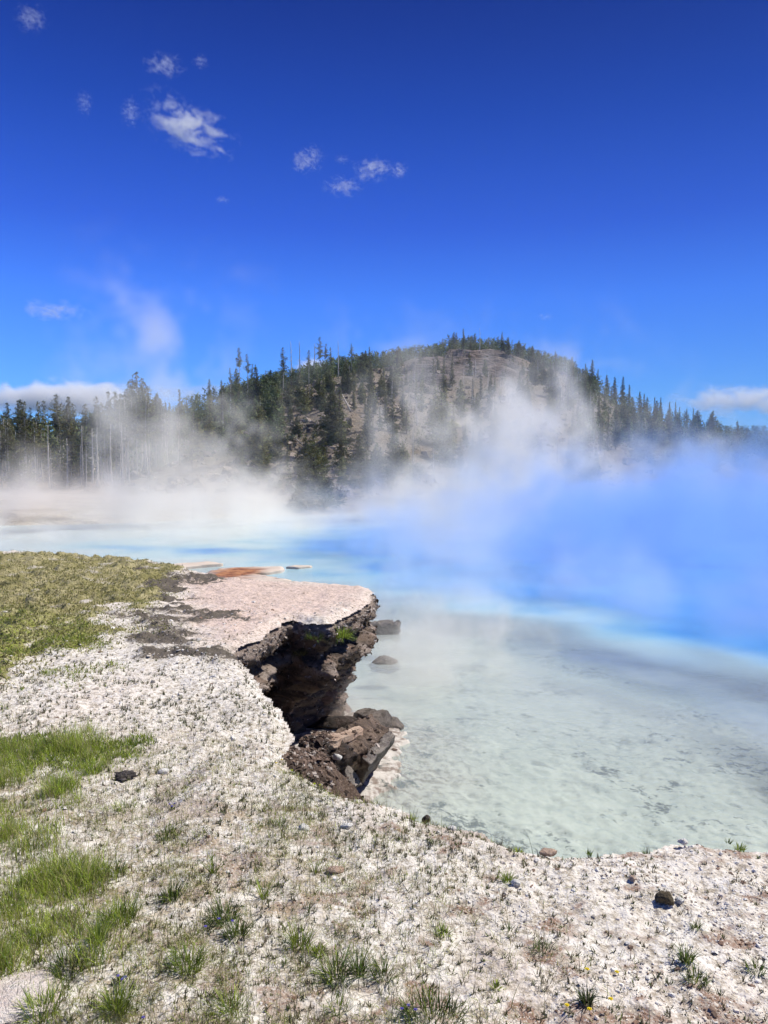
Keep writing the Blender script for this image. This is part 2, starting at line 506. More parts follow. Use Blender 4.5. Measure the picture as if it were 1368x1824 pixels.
COARSE = np.vstack([rim_a, [[-45, -20], [40, -20]]])

# patches on the terrace, in plan
moss_poly = P2([(-900, 986), (0, 987), (150, 990), (290, 1004), (300, 1040), (210, 1085), (205, 1120), (150, 1160), (95, 1185), (0, 1225), (-250, 1290), (-900, 1400)], TOP)
crust_poly = P2([(190, 994), (400, 1028), (345, 1040), (320, 1075), (400, 1115), (395, 1165), (230, 1180), (200, 1130), (230, 1060)], TOP)
grass_poly = P2([(-700, 1330), (120, 1325), (150, 1350), (95, 1400), (55, 1440), (55, 1500), (50, 1560), (80, 1600), (70, 1680), (45, 1750), (-130, 1790), (-700, 1850)], TOP)
band_poly = P2([(-200, 1300), (120, 1325), (240, 1318), (250, 1345), (130, 1360), (-200, 1400)], TOP)
pink_poly = P2([(330, 1020), (480, 1030), (660, 1040), (664, 1060), (600, 1100), (520, 1097), (430, 1150), (390, 1150), (330, 1090)], TOP)

def ground(x, y):
    z = TOP + 0.05 * fbm(x * .35, y * .35, oct=2, seed=11) + 0.018 * fbm(x * 2.2, y * 2.2, oct=3, seed=12)
    return z
def near_mask(x, y, poly, soft, amp=.25, f=1.2, seed=20):
    d = sdist(x, y, poly) + amp * fbm(x * f, y * f, oct=3, seed=seed)
    return sstep(-soft, soft, d)
def masks(x, y):
    s = np.clip(y / 8, .35, 1.6)
    moss = near_mask(x, y, moss_poly, .55, .9, 1.1, 20)
    moss = moss * (0.50 + 0.50 * sstep(-.40, .05, fbm(x * 2.1, y * 2.1, oct=3, seed=22)))
    crust = near_mask(x, y, crust_poly, .8, .8, 1.0, 21) * (.66 + .70 * fbm(x * 1.6, y * 3.2, oct=4, seed=23, gain=.65)) + .42 * sstep(6.5, 10, y) * sstep(.05, .4, fbm(x * 2.2, y * 4, oct=4, seed=32)) * sstep(.2, -1.2, x)
    gr = near_mask(x, y, grass_poly, .22, .42, 3.0, 24)
    band = near_mask(x, y, band_poly, .08, .15, 3, 25)
    moss_g = sstep(9.5, 7.0, y + 1.2 * fbm(x * .8, y * .8, oct=2, seed=26)) * moss
    soil = .6 * sstep(.18, .5, fbm(x * 1.6, y * 1.6, oct=4, seed=27)) * sstep(5.2, 3.6, y)
    brown = soil * (.35 + .65 * sstep(-.6, .8, x))
    grit = sstep(-.25, .35, fbm(x * 1.6 + 5, y * 1.6, oct=4, seed=28, gain=.6)) * sstep(1.0, -.6, x) * sstep(6, 4, y)
    brown = np.maximum(brown, sstep(.10, .32, fbm(x * 4.2, y * 6, oct=4, seed=31, gain=.6)) * .95 * sstep(5.5, 3.8, y) * (.35 + .65 * sstep(-2, .3, x)))
    pink = near_mask(x, y, pink_poly, .5, .4, 1.0, 29)
    pinkish = .15 * sstep(0, .5, fbm(x * .7, y * .7, oct=2, seed=30))
    return moss, gr, band, moss_g, crust, brown, grit, np.maximum(pink, pinkish)

# ------------------------------------------------------------------ terrace top
rows = [0.9]
while rows[-1] < 22: rows.append(rows[-1] * 1.0036 + .0012)
rows = np.array(rows); nc = 760
U = np.linspace(-1, 1, nc)
Wd = 0.60 * rows + 2.0
X = U[None, :] * Wd[:, None]; Y = np.repeat(rows[:, None], nc, 1)
X = X + 0.0; Y = Y + 0.0
d0 = sdist(X, Y, COARSE)
ins = d0 > 0
near = np.abs(d0) < .35
FP = OUT
idx = np.where(near)
# exact test against the crumbly outline, in chunks
q = inside(X[idx], Y[idx], FP)
ins[idx] = q
mo, gr, bd, mg, cr, br, gt, pk = masks(X, Y)
Z = ground(X, Y)
cell = np.clip(Y * .0036, .008, .08)
smooth_ = sstep(.05, .35, fbm(X * .9 + 3, Y * .9, oct=3, seed=47))
chip = (1 - .65 * smooth_) * np.abs(pn(X * 28, Y * 28, seed=41)) * .009 + np.abs(pn(X * 60, Y * 60, seed=42)) * .008 * (Y < 6) + pn(X * 11, Y * 11, seed=43) * .012 + .020 * fbm(X * 2.8, Y * 2.8, oct=2, seed=48)
Z = Z + chip * (1 - .4 * mo)
# low cushions in the mossy area, lichen clods in the crust area
cush = sstep(-.1, .55, fbm(X * 3.0, Y * 3.0, oct=2, seed=44))
Z = Z + mo * (.07 * cush + .03 * fbm(X * 9, Y * 9, oct=2, seed=45) + .02)
Z = Z + sstep(.3, .6, cr) * (.035 * sstep(0, .4, fbm(X * 6, Y * 9, oct=2, seed=46)))
Z = Z + .05 * sstep(-5, -9, X) * sstep(8, 14, Y)
Z = Z - .05 * sstep(.16, 0, d0) ** 1.5
V = np.stack([X, Y, Z], -1).reshape(-1, 3)
keep = ins[:-1, :-1] | ins[1:, :-1] | ins[:-1, 1:] | ins[1:, 1:]
keep &= (ins[:-1, :-1].astype(int) + ins[1:, :-1] + ins[:-1, 1:] + ins[1:, 1:]) >= 2
m1 = np.stack([np.clip(mo, 0, 1), br, pk], -1).reshape(-1, 3)
m2 = np.stack([np.clip(mg + gr + bd, 0, 1), cr, gt], -1).reshape(-1, 3)
V2, f2, a1, a2 = compact(V, grid_faces(len(rows), nc, keep), m1, m2)
link("terrace_ground", make_mesh("terrace_ground", V2, f2, M_TERR, True, {"mask": a1, "mask2": a2}), kind="structure")
zi = Z
def gz(x, y):
    """terrace surface height incl. small relief (bilinear on the fan grid)"""
    x = np.asarray(x, float); y = np.asarray(y, float)
    r = np.clip(np.interp(y, rows, np.arange(len(rows))), 0, len(rows) - 1.001)
    w = 0.60 * y + 2.0
    c = np.clip((x / w + 1) / 2 * (nc - 1), 0, nc - 1.001)
    r0 = r.astype(int); c0 = c.astype(int); fr, fc = r - r0, c - c0
    return (Z[r0, c0] * (1 - fr) * (1 - fc) + Z[r0 + 1, c0] * fr * (1 - fc) + Z[r0, c0 + 1] * (1 - fr) * fc + Z[r0 + 1, c0 + 1] * fr * fc)
# surrounding terrace beyond the detailed part
gx = np.linspace(-44, 39, 240); gy = np.linspace(-19, 19, 150)
X2, Y2 = np.meshgrid(gx, gy)
k2 = inside(X2, Y2, COARSE) & ~((Y2 > 1.6) & (np.abs(X2) < .60 * Y2 + 1.0) & (Y2 < 21))
kk = k2[:-1, :-1] & k2[1:, :-1] & k2[:-1, 1:] & k2[1:, 1:]
V3 = np.stack([X2, Y2, ground(X2, Y2) - .03], -1).reshape(-1, 3)
mo3 = near_mask(X2, Y2, moss_poly, .5)
z3 = np.zeros_like(mo3)
V3, f3, b1, b2 = compact(V3, grid_faces(len(gy), len(gx), kk), np.stack([mo3, z3, z3], -1).reshape(-1, 3), np.stack([z3, z3, z3], -1).reshape(-1, 3))
link("ground", make_mesh("ground", V3, f3, M_TERR, True, {"mask": b1, "mask2": b2}), kind="structure")

# ------------------------------------------------------------------ crater wall
cl = fine.copy(); n = len(cl)
px_y = np.linalg.norm(cl, axis=1)
# how far the wall is undercut at its foot; large under the tongue
ctl_px = np.array([(1368, 1489), (740, 1445), (640, 1410), (508, 1346), (520, 1290), (478, 1232), (413, 1162), (470, 1128), (524, 1096), (585, 1106), (640, 1076), (664, 1052), (620, 1039), (400, 1029), (190, 994), (-250, 984)], float)
ctl_u = np.array([.25, .2, .1, .2, .5, .9, 1.1, 1.0, 1.1, 1.05, .7, .4, .5, .4, .3, .3])
ctl_w = P2(ctl_px, TOP)
arc = np.concatenate([[0], np.cumsum(np.linalg.norm(np.diff(cl, axis=0), axis=1))])
ca = np.array([arc[np.argmin(np.linalg.norm(cl - c, axis=1))] for c in ctl_w])
under = np.interp(arc, ca, ctl_u)
ns = nrm.copy()
ker = np.ones(31) / 31
for a in (0, 1): ns[:, a] = np.convolve(np.pad(nrm[:, a], 15, mode='edge'), ker, 'valid')
ns /= np.linalg.norm(ns, axis=1)[:, None] + 1e-6
# under the tongue the foot is pulled towards one line so that its two sides never cross
NR = 90
ts = np.linspace(0, 1, NR)
zg = ground(cl[:, 0], cl[:, 1]) - TOP - .05
hide = sstep(ca[3] - .2, ca[3] + .2, arc) * sstep(ca[6] + .05, ca[6] - .25, arc)
WV = np.zeros((NR, n, 3)); WM = np.zeros((NR, n, 3))
tongue = sstep(ca[6] - .3, ca[7], arc) * sstep(ca[12] + .5, ca[11], arc)
for i, t in enumerate(ts):
    z = TOP - .035 - (TOP + .5) * t ** 1.0 if i else TOP - .02
    dep = TOP - z
    lip = .50 * tongue + .22 * (1 - tongue) + .16 * pn(cl[:, 0] * 1.7, cl[:, 1] * 1.7, seed=51)
    # crust lip, then a second bulging layer, then the hollow
    s1 = sstep(lip * .35, lip * .8, dep) * .28 * tongue
    s1b = -sstep(lip * .8, lip * 1.15, dep) * .26 * tongue
    und = under * sstep(lip, lip + .9, dep) ** .8
    off = .035 - s1 - s1b - und
    off = off + .10 * sstep(.02, .2, dep) * fbm(cl[:, 0] * 2.6, cl[:, 1] * 2.6, z * 5, oct=4, seed=52) * (1 + .8 * tongue)
    off = off + .05 * sstep(.01, .08, dep) * pn(cl[:, 0] * 9, cl[:, 1] * 9, z * 14, seed=53) + .02 * pn(cl[:, 0] * 28, cl[:, 1] * 28, z * 34, seed=56)
    off = off + .05 * pn(cl[:, 0] * 1.2, cl[:, 1] * 1.2, z * 26, seed=54) * sstep(.1, .3, dep) + .03 * pn(cl[:, 0] * 14, cl[:, 1] * 14, z * 22, seed=58) * sstep(.02, .1, dep)
    off = off - hide * (.04 + dep * .75)
    off = off - (1 - tongue) * .03
    if i == 0: off = off * 0 - .12
    WV[i, :, :2] = cl + ns * off[:, None]
    WV[i, :, 2] = z + zg * (1 - t) + .012 * pn(cl[:, 0] * 20, cl[:, 1] * 20, z * 20, seed=55)
    wl_ = sstep(lip * .9, lip * 1.05, dep) * sstep(lip * 1.5, lip * 1.15, dep) * tongue
    WM[i, :, 0] = np.clip(sstep(.26, .02, dep) * (1 - .3 * tongue) + wl_ * .9 * sstep(-.2, .3, pn(cl[:, 0] * 3, cl[:, 1] * 3, z * 3, seed=57)), 0, 1)
WV2 = WV.reshape(-1, 3)
link("crater_cliff", make_mesh("crater_cliff", WV2, grid_faces(NR, n), M_CLIFF, True, {"mask": WM.reshape(-1, 3)}), kind="structure")

# ------------------------------------------------------------------ pool bed and shore
shore = np.vstack([P2([(420, 1300), (500, 1285), (548, 1276), (590, 1270), (640, 1274), (690, 1284), (722, 1304), (718, 1330), (702, 1352), (704, 1385), (690, 1412), (668, 1428)], 0.0),
                   [[.15, 6.5], [.5, 4.6], [-.4, 3.0], [-3, 4], [-3, 9]]])
def bed(x, y):
    d = sdist(x, y, shore) + .22 * fbm(x * 2.8, y * 2.8, oct=5, seed=61, gain=.6)
    dd = np.maximum(-d, 0)
    dc = np.maximum(seg_dist(x, y, fine[::8], False), 0)
    z = np.where(d > 0, .03 + .10 * np.minimum(d, 1.2) ** .8, -.02 - .16 * np.minimum(dd, 3) ** .9 - .02 * np.clip(dd - 3, 0, 30))
    # rubble slope under the slumped rim
    cx, cyy = -.80, 5.9
    r = np.sqrt(((x - cx) / .9) ** 2 + ((y - cyy) / 1.75) ** 2) + .25 * fbm(x * 2, y * 2, oct=3, seed=62)
    z = z + 1.30 * sstep(1.35, .15, r) * sstep(9.6, 4.8, y)
    lumps = fbm(x * .8, y * .8, oct=4, seed=63)
    edge = sstep(.10, .18, lumps + .25 * pn(x * 3, y * 3, seed=64))
    pits = sstep(.33, .5, pn(x * 1.6 + 3, y * 1.6, seed=65))
    w = sstep(.2, 1.2, dd)
    zone = .5 + .5 * sstep(-.2, .35, fbm(x * .25, y * .25, oct=2, seed=66))
    z = z - w * (.015 * edge + .03 * pits) * zone + .025 * fbm(x * 6, y * 6, oct=3, seed=67)
    dark = w * zone * .55 * np.clip(edge * (1 - edge) * 4 * .5 + pits * .9 * sstep(.0, .3, fbm(x * 5, y * 5, oct=2, seed=68)) + sstep(.30, .45, fbm(x * 4, y * 7, oct=3, seed=69)) * .8 * sstep(.0, .3, lumps + .1), 0, 1)
    pink = sstep(1.5, -.2, -d + .3 * fbm(x * 1.2, y * 1.2, oct=2, seed=70))
    heap = sstep(1.45, .95, r) * sstep(9.6, 8.6, y)
    return z, dark, pink, heap
rws = [3.0]
while rws[-1] < 60: rws.append(rws[-1] * 1.0048)
rws = np.array(rws); ncb = 560
Ub = np.linspace(-1, 1, ncb)
Yb = np.repeat(rws[:, None], ncb, 1); Xb = Ub[None] * (.66 * rws + 2.5)[:, None] + .06 * rws[:, None] + 0.0
zb, dk, pkb, hp = bed(Xb, Yb)
zb = zb + hp * (.05 * fbm(Xb * 7, Yb * 7, oct=4, seed=73, gain=.65))
link("pool_bed", make_mesh("pool_bed", np.stack([Xb, Yb, zb], -1).reshape(-1, 3), grid_faces(len(rws), ncb), M_BED, True,
     {"mask": np.stack([pkb, dk, hp], -1).reshape(-1, 3)}), kind="structure")

# ------------------------------------------------------------------ water
deep_poly = np.vstack([P2([(430, 975), (560, 945), (700, 938), (1000, 925), (1368, 915), (2100, 912), (2100, 1230), (1500, 1200), (1368, 1188), (1240, 1168), (1110, 1138), (1000, 1102), (930, 1082), (800, 1075), (700, 1058), (655, 1040), (560, 1028), (540, 1004), (430, 988), (220, 985), (200, 973)], 0.0)])
wr = [2.5]
while wr[-1] < 110: wr.append(wr[-1] * 1.012 + .01)
wr = np.array(wr); ncw = 220
Uw = np.linspace(-1, 1, ncw)
Yw = np.repeat(wr[:, None], ncw, 1); Xw = Uw[None] * (.95 * wr + 6)[:, None]
sc = np.clip(Yw / 15, .5, 4)
dd = sdist(Xw, Yw, deep_poly) + sc * 1.6 * fbm(Xw * .28, Yw * .22, oct=4, seed=71)
deepm = sstep(-.4, 1.9, dd / sc); turq = sstep(-2.6, 1.4, dd / sc) * (.72 + .28 * sstep(-.2, .3, fbm(Xw * .4, Yw * .4, oct=3, seed=74)))
slate_poly = P2([(930, 1150), (1100, 1165), (1368, 1225), (1800, 1300), (1600, 1400), (1368, 1350), (1250, 1300), (1120, 1235)], 0.0)
slate = sstep(-1.2, 1.6, sdist(Xw, Yw, slate_poly) + .9 * fbm(Xw * .45, Yw * .45, oct=3, seed=72))
milk = np.clip(.44 + .66 * sstep(-1.5, 1.0, dd / sc) + .5 * sstep(14, 34, Yw), 0, .985)
milk = milk * np.clip(.45 + .55 * sstep(7.5, 12, Yw), 0, 1)
link("water", make_mesh("water", np.stack([Xw, Yw, 0 * Xw], -1).reshape(-1, 3), grid_faces(len(wr), ncw), M_WATER, True,
     {"mask": np.stack([deepm, turq, np.maximum(milk, .75 * slate)], -1).reshape(-1, 3), "mask2": np.stack([slate, slate, slate], -1).reshape(-1, 3)}), kind="structure")

# ------------------------------------------------------------------ far shore and wooded hill
PXS = np.array([-900, -300, 0, 120, 250, 350, 450, 520, 600, 700, 780, 830, 900, 960, 1000, 1050, 1100, 1150, 1200, 1260, 1330, 1420, 1600, 2300], float)
YR = np.array([800, 800, 800, 795, 775, 735, 708, 690, 668, 652, 640, 628, 632, 650, 662, 690, 722, 742, 758, 772, 788, 800, 805, 805], float)
RD = np.array([210, 210, 200, 205, 200, 190, 182, 190, 205, 225, 240, 255, 262, 258, 250, 240, 240, 245, 255, 265, 290, 330, 360, 360], float)
DB = np.array([118, 118, 118, 114, 108, 102, 97, 93, 88, 96, 103, 108, 112, 114, 116, 118, 122, 128, 135, 140, 150, 160, 170, 170], float)
SH = np.array([46, 46, 47, 48, 51, 55, 59, 61, 64, 69, 72, 74, 77, 79, 80, 81, 82, 83, 84, 85, 86, 87, 90, 90], float)
pxg = np.linspace(-700, 2000, 460)
tt = np.concatenate([np.linspace(0, 1, 60) * .12, .12 + np.linspace(0, 1, 241)[1:] * .88, 1 + np.linspace(0, 1, 30)[1:]])
PX, TT = np.meshgrid(pxg, tt)
zr_ = CAM_Z + RD * (845 - YR) / F
def hill_at(px, t):
    sh, db, rd, zr = (np.interp(px, PXS, a) for a in (SH, DB, RD, zr_))
    dist = np.where(t < .12, sh + (db - sh) * t / .12, db + (rd - db) * (t - .12) / .88)
    u = np.clip((t - .12) / .88, 0, 1)
    prof = u ** 1.08
    prof = np.where(t > 1, 1 - .25 * (t - 1) ** 1.3, prof)
    z0 = 1.0
    z = np.where(t < .12, -.25 + sstep(0, .02, t) * .8 + (z0 - .55) * t / .12, z0 + (zr - z0) * prof)
    x = (px - 684) / F * dist
    amp = sstep(.10, .3, t) * sstep(1.02, .9, t)
    z = z + amp * (2.2 * fbm(x * .035, dist * .035, oct=3, seed=81) + .5 * fbm(x * .2, dist * .2, oct=3, seed=82)) + .25 * sstep(.01, .1, t) * fbm(x * .3, dist * .3, oct=3, seed=83)
    # rock outcrop: stepped ledges below the summit
    oc = sstep(690, 760, px) * sstep(960, 890, px) * sstep(.66, .72, t) * sstep(1.0, .96, t)
    st = 4.2
    zz = z / st + .5 * pn(x * .08, dist * .02, seed=84)
    z = z + oc * (np.floor(zz) + sstep(.0, .35, zz - np.floor(zz)) - zz) * st * 1.0
    return x, dist, z, oc
Xh, Yh, Zh, oc = hill_at(PX, TT)
gm = np.clip(sstep(.93, .99, TT) + sstep(560, 380, PX) * sstep(.25, .5, TT) + sstep(1060, 1180, PX) * sstep(.2, .35, TT) * .8, 0, 1)
gm = np.clip(gm - .35 + .7 * fbm(Xh * .06, Yh * .06, oct=3, seed=85) * (gm > .02) + .2 * (gm > .5), 0, 1) * (1 - oc)
pale = np.clip(sstep(.12, .05, TT + .05 * fbm(Xh * .12, Yh * .12, oct=3, seed=89)) * (1 - .6 * sstep(450, 700, PX)) + .0, 0, 1)
link("hill_terrain", make_mesh("hill_terrain", np.stack([Xh, Yh, Zh], -1).reshape(-1, 3), grid_faces(len(tt), len(pxg)), M_HILL, True,
     {"mask": np.stack([gm, oc, pale], -1).reshape(-1, 3)}), kind="structure")
# plain beyond, up to the horizon, and the far ridge
kf = NM("forest_floor", .95, .1); kf.color(kf.mix(kf.noise(.02, 5), (.02, .035, .015), (.05, .065, .03)))
R_ = np.geomspace(60, 2500, 40); A_ = np.linspace(0, 2 * np.pi, 97)
RR, AA = np.meshgrid(R_, A_, indexing='ij')
zz = -1.2 + 0 * RR
link("plain_ground", make_mesh("plain_ground", np.stack([RR * np.sin(AA), RR * np.cos(AA), zz], -1).reshape(-1, 3), grid_faces(40, 97), kf.m, True), kind="structure")
xr = np.linspace(-2500, 2500, 500); yr = np.linspace(0, 1, 24)
XR, TR = np.meshgrid(xr, yr)
YRr = 1250 + 900 * TR + 120 * fbm(XR * .001, 0 * XR, oct=2, seed=86)
ZR = -1 + (CAM_Z + 108 + 10 * fbm(XR * .0012, 0 * XR, oct=3, seed=87)) * sstep(0, .75, TR)
link("far_hills", make_mesh("far_hills", np.stack([XR, YRr, ZR], -1).reshape(-1, 3), grid_faces(24, 500), kf.m, True), kind="structure")

# ------------------------------------------------------------------ trees
def clump_tris(c, size, m, rng, flat=.55):
    """m thin needle sprays around centre c"""
    d = rng.randn(m, 3); d[:, 2] *= flat; d /= np.linalg.norm(d, axis=1)[:, None] + 1e-9
    s = np.cross(d, rng.randn(m, 3)); s /= np.linalg.norm(s, axis=1)[:, None] + 1e-9
    L = size * (.6 + .7 * rng.rand(m))[:, None]
    o = c + rng.randn(m, 3) * size * .25
    V = np.stack([o - s * L * .22, o + s * L * .22, o + d * L], 1).reshape(-1, 3)
    return V, np.arange(3 * m).reshape(m, 3)
def conifer(seed, h, r, cb, kind):
    """returns trunk mesh, crown mesh"""
    rng = np.random.RandomState(seed)
    tr, crn = Soup(), Soup()
    bend = rng.randn(2) * h * .012
    zs = np.linspace(0, h * .97, 9)
    path = np.stack([bend[0] * np.sin(zs / h * 3), bend[1] * np.sin(zs / h * 2.5), zs], 1)
    r0 = h * (.0085 if kind == 'lodge' else .014) + .03
    bark = (.50, .46, .41) if kind in ('lodge', 'dead') else (.10, .075, .055)
    V, f = tube(path, r0 * (1 - .88 * zs / h), 6); tr.add(V, f, bark)
    cx = lambda z: np.array([np.interp(z, zs, path[:, 0]), np.interp(z, zs, path[:, 1]), z])
    if kind == 'dead':
        for k in range(26):
            z = h * (.2 + .75 * rng.rand()); a = rng.rand() * 6.283; L = r * (1.1 - z / h) * (.5 + rng.rand())
            p = cx(z); e = p + np.array([math.cos(a) * L, math.sin(a) * L, L * rng.uniform(-.1, .5)]); mdl = (p + e) / 2 + [0, 0, -.08 * L]
            V, f = tube([p, mdl, e], [.035, .025, .008], 4); tr.add(V, f, (.48, .44, .39))
        return tr.mesh("trunk", M_BARK), None
    if kind == 'lodge':
        for k in range(14):
            z = h * rng.uniform(.15, cb + .1); a = rng.rand() * 6.283; L = r * rng.uniform(.25, .8)
            p = cx(z); V, f = tube([p, p + np.array([math.cos(a) * L, math.sin(a) * L, rng.uniform(-.3, .1) * L])], [.025, .006], 4); tr.add(V, f, (.33, .30, .28))
    nb = {'lodge': 70, 'fir': 120, 'bushy': 130}[kind]
    for k in range(nb):
        t = (k + rng.rand()) / nb
        z = h * (cb + (1 - cb) * t)
        if kind == 'fir': prof = (1 - t) ** .85 * (.35 + .65 * min(1, t / .08 + .3))
        elif kind == 'bushy': prof = (1 - t ** 1.6) ** .9 * min(1, .55 + t * 2)
        else: prof = (1 - t) ** .65 * min(1, .45 + 2.5 * t) * (1.15 if rng.rand() < .8 else .5)
        L = r * prof * rng.uniform(.45, 1.35) + .12
        a = rng.rand() * 6.283
        dr = {'fir': -.28 + .5 * t, 'bushy': .05 + .4 * t, 'lodge': .05 + .5 * t}[kind] + rng.randn() * .12
        p = cx(min(z, h * .965))
        dirv = np.array([math.cos(a), math.sin(a), dr])
        V, f = tube([p, p + dirv * L * .8], [.03, .008], 3); tr.add(V, f, tuple(np.array(bark) * .8))
        m = max(1, int(L / .33))
        g = np.array((.150, .165, .060)) * rng.uniform(.65, 1.5) * np.array([1 + .25 * rng.rand(), 1, 1])
        if kind == 'lodge' and rng.rand() < .12: g = np.array((.11, .085, .045))
        for q_ in range(m):
            c = p + dirv * L * ((q_ + .7) / m) + [0, 0, -.05 * L]
            V, f = clump_tris(c, (.30 + .10 * r) * (.45 + .60 * (1 - t)), 9 if kind != 'lodge' else 8, rng); crn.add(V, f, tuple(g))
    V, f = clump_tris(cx(h * .97) , .30, 8, rng, 2.5); V[:, 2] += .15; crn.add(V, f, (.05, .075, .03))
    return tr.mesh("trunk", M_BARK), crn.mesh("crown", M_NEEDLE, False)
PROTO = {
    'lodge': [conifer(100 + i, h, r, cb, 'lodge') + (h,) for i, (h, r, cb) in enumerate([(15, 1.45, .52), (16.5, 1.2, .60), (14, 1.6, .46), (17, 1.15, .64), (13, 1.35, .50), (15, 1.0, .58), (12.5, 1.5, .40)])],
    'fir': [conifer(200 + i, h, r, cb, 'fir') + (h,) for i, (h, r, cb) in enumerate([(9, 1.25, .06), (8, 1.1, .04), (10, 1.1, .12), (7, 1.2, .03), (9, .8, .08)])],
    'bushy': [conifer(300 + i, h, r, cb, 'bushy') + (h,) for i, (h, r, cb) in enumerate([(7.5, 1.7, .05), (9, 1.8, .14), (6, 1.7, .02), (8, 1.4, .06)])],
    'dead': [conifer(400 + i, h, r, 0, 'dead') + (h,) for i, (h, r) in enumerate([(9, .8), (11, .7), (7, 1.0)])]}
NAMES = {'lodge': 'lodgepole_pine', 'fir': 'fir_tree', 'bushy': 'pine_tree', 'dead': 'dead_tree'}
TREES = []          # (kind, px, t, height, cluster)
def put_tree(kind, px, t, h, cluster): TREES.append((kind, px, t, h, cluster))
rt = np.random.RandomState(5)
# stand on the left
for i in range(150):
    px = -130 + 400 * rt.rand(); t = .16 + .36 * rt.rand() ** 1.2 + .08 * max(0, (px - 100) / 150)
    put_tree('lodge', px, t, rt.uniform(8.8, 12.4) * (1 + .22 * (px > 195)) * (1 + .35 * (t - .2)), 'stand front' if t < .26 else 'stand')
for px, t, h in [(-20, .13, 7.5), (30, .135, 8), (55, .14, 4.5)]: put_tree('bushy', px, t, h, 'stand edge')
for i in range(22): put_tree('dead', -20 + 265 * rt.rand(), .15 + .05 * rt.rand(), rt.uniform(6, 11), 'snag')
# slope left of the gully
for i in range(46):
    px = rt.uniform(265, 470); t = rt.uniform(.35, .97); put_tree(rt.choice(['bushy', 'fir', 'lodge']), px, t, rt.uniform(5, 9.5), 'shoulder')
for px, h in [(411, 9), (427, 13), (441, 11), (452, 8), (475, 6), (505, 11), (519, 12), (534, 12), (551, 9), (561, 10), (571, 11), (582, 9), (590, 8), (603, 10), (626, 8)]:
    put_tree('lodge' if rt.rand() < .85 else 'dead', px, rt.uniform(.93, .99), h * 1.0, 'skyline')
# dark belt between the shoulder and the scree
for i in range(46):
    u = rt.rand(); px = 455 + 235 * u + rt.randn() * 18; t = np.clip(.93 - .42 * rt.rand() ** 1.2 + .03 * rt.randn(), .45, .97)
    put_tree(rt.choice(['fir', 'bushy', 'bushy']), px, t, rt.uniform(3.2, 7.2), 'belt')
# single firs and bushes on the scree
for px, py, h, kd in [(478, 800, 4.2, 'fir'), (468, 860, 6, 'bushy'), (495, 820, 4.5, 'bushy'), (512, 825, 4.5, 'fir'), (447, 812, 3.6, 'bushy'), (577, 825, 5.2, 'fir'), (545, 845, 5.0, 'bushy'),
                      (560, 898, 6.6, 'bushy'), (578, 890, 5.5, 'bushy'), (533, 898, 3.5, 'bushy'), (500, 775, 4.4, 'bushy'), (530, 778, 3.6, 'bushy'), (590, 790, 8, 'bushy'), (605, 775, 8, 'fir'), (655, 800, 8, 'fir'),
                      (640, 840, 5, 'bushy'), (700, 770, 7, 'fir'), (716, 745, 8, 'fir'), (785, 800, 10, 'bushy'), (775, 770, 9, 'fir'), (790, 700, 9, 'fir'), (805, 690, 8, 'fir'), (850, 760, 7, 'bushy'), (820, 745, 8, 'bushy'),
                      (870, 735, 7, 'fir'), (1060, 862, 5.5, 'bushy'), (1042, 858, 4.5, 'bushy'), (655, 880, 5, 'bushy'), (700, 872, 5, 'bushy'), (725, 860, 4.5, 'bushy'), (430, 870, 5, 'bushy'), (610, 870, 4, 'bushy')]:
    TREES.append((kd, px, ('py', py), h, 'scree'))
for i in range(190):
    px = rt.uniform(600, 1060); t = rt.uniform(.14, .95)
    if 700 < px < 910 and t > .74 and rt.rand() < .55: continue
    put_tree(rt.choice(['fir', 'bushy', 'fir', 'dead']), px, t, rt.uniform(3.0, 7.4), 'scree')
# right flank
for i in range(85):
    px = rt.uniform(1000, 1330); t = rt.uniform(.25, .99); put_tree(rt.choice(['fir', 'fir', 'fir', 'bushy']), px, t, rt.uniform(4.5, 8.5), 'flank')
for px, h in [(1040, 8), (1052, 11), (1063, 9), (1078, 9), (1092, 10), (1108, 12), (1118, 10), (1137, 9), (1150, 8), (1163, 9), (1175, 8), (1190, 9), (1200, 10), (1208, 8), (1220, 8), (1232, 9), (1242, 8)]:
    put_tree('fir', px, .985, h * .8, 'flank')
# summit
for i in range(46):
    px = rt.uniform(785, 990); put_tree(rt.choice(['fir', 'bushy', 'lodge']), px, rt.uniform(.965, 1.0), rt.uniform(3.0, 6.5), 'summit')
inst = []
for kd, px, t, h, cl_ in TREES:
    if isinstance(t, tuple):
        ts_ = np.linspace(.01, 1, 400); x_, y_, z_, _ = hill_at(np.full(400, float(px)), ts_)
        py_ = 845 - (z_ - CAM_Z) / y_ * F
        t = float(ts_[np.argmin(np.abs(py_ - t[1]))])
    x_, y_, z_, _ = (float(v) for v in hill_at(np.array(float(px)), np.array(float(t))))
    inst.append([kd, x_, y_, z_ - .15, h, cl_, px])
CLT = {'snag': ('leafless pale snag at the front of the beachside stand', 'bare snags in front of the stand'),
       'stand front': ('bare-trunked pine in the front row beside the beach', 'pines in the front row beside the far beach'),
       'stand': ('bare-trunked pine behind the stand front row', 'pines in the stand beside the far beach'),
       'stand edge': ('bushy pine at the foot of the stand', 'bushy pines at the edge of the stand'),
       'shoulder': ('conifer on the shoulder between stand and scree', 'conifers on the shoulder of the hill'),
       'skyline': ('thin pine against the sky on the shoulder', 'thin pines on the skyline'),
       'belt': ('dark conifer in the belt beside the scree', 'dark conifers beside the scree'),
       'scree': ('conifer on the scree below the outcrop', 'conifers scattered over the scree'),
       'flank': ('dark conifer on the flank toward the distant ridge', 'conifers on the steep flank'),
       'summit': ('hazy conifer on the summit above the outcrop', 'conifers on the summit')}
ORD = "first second third fourth fifth sixth seventh eighth ninth tenth eleventh twelfth thirteenth fourteenth fifteenth sixteenth seventeenth eighteenth nineteenth".split()
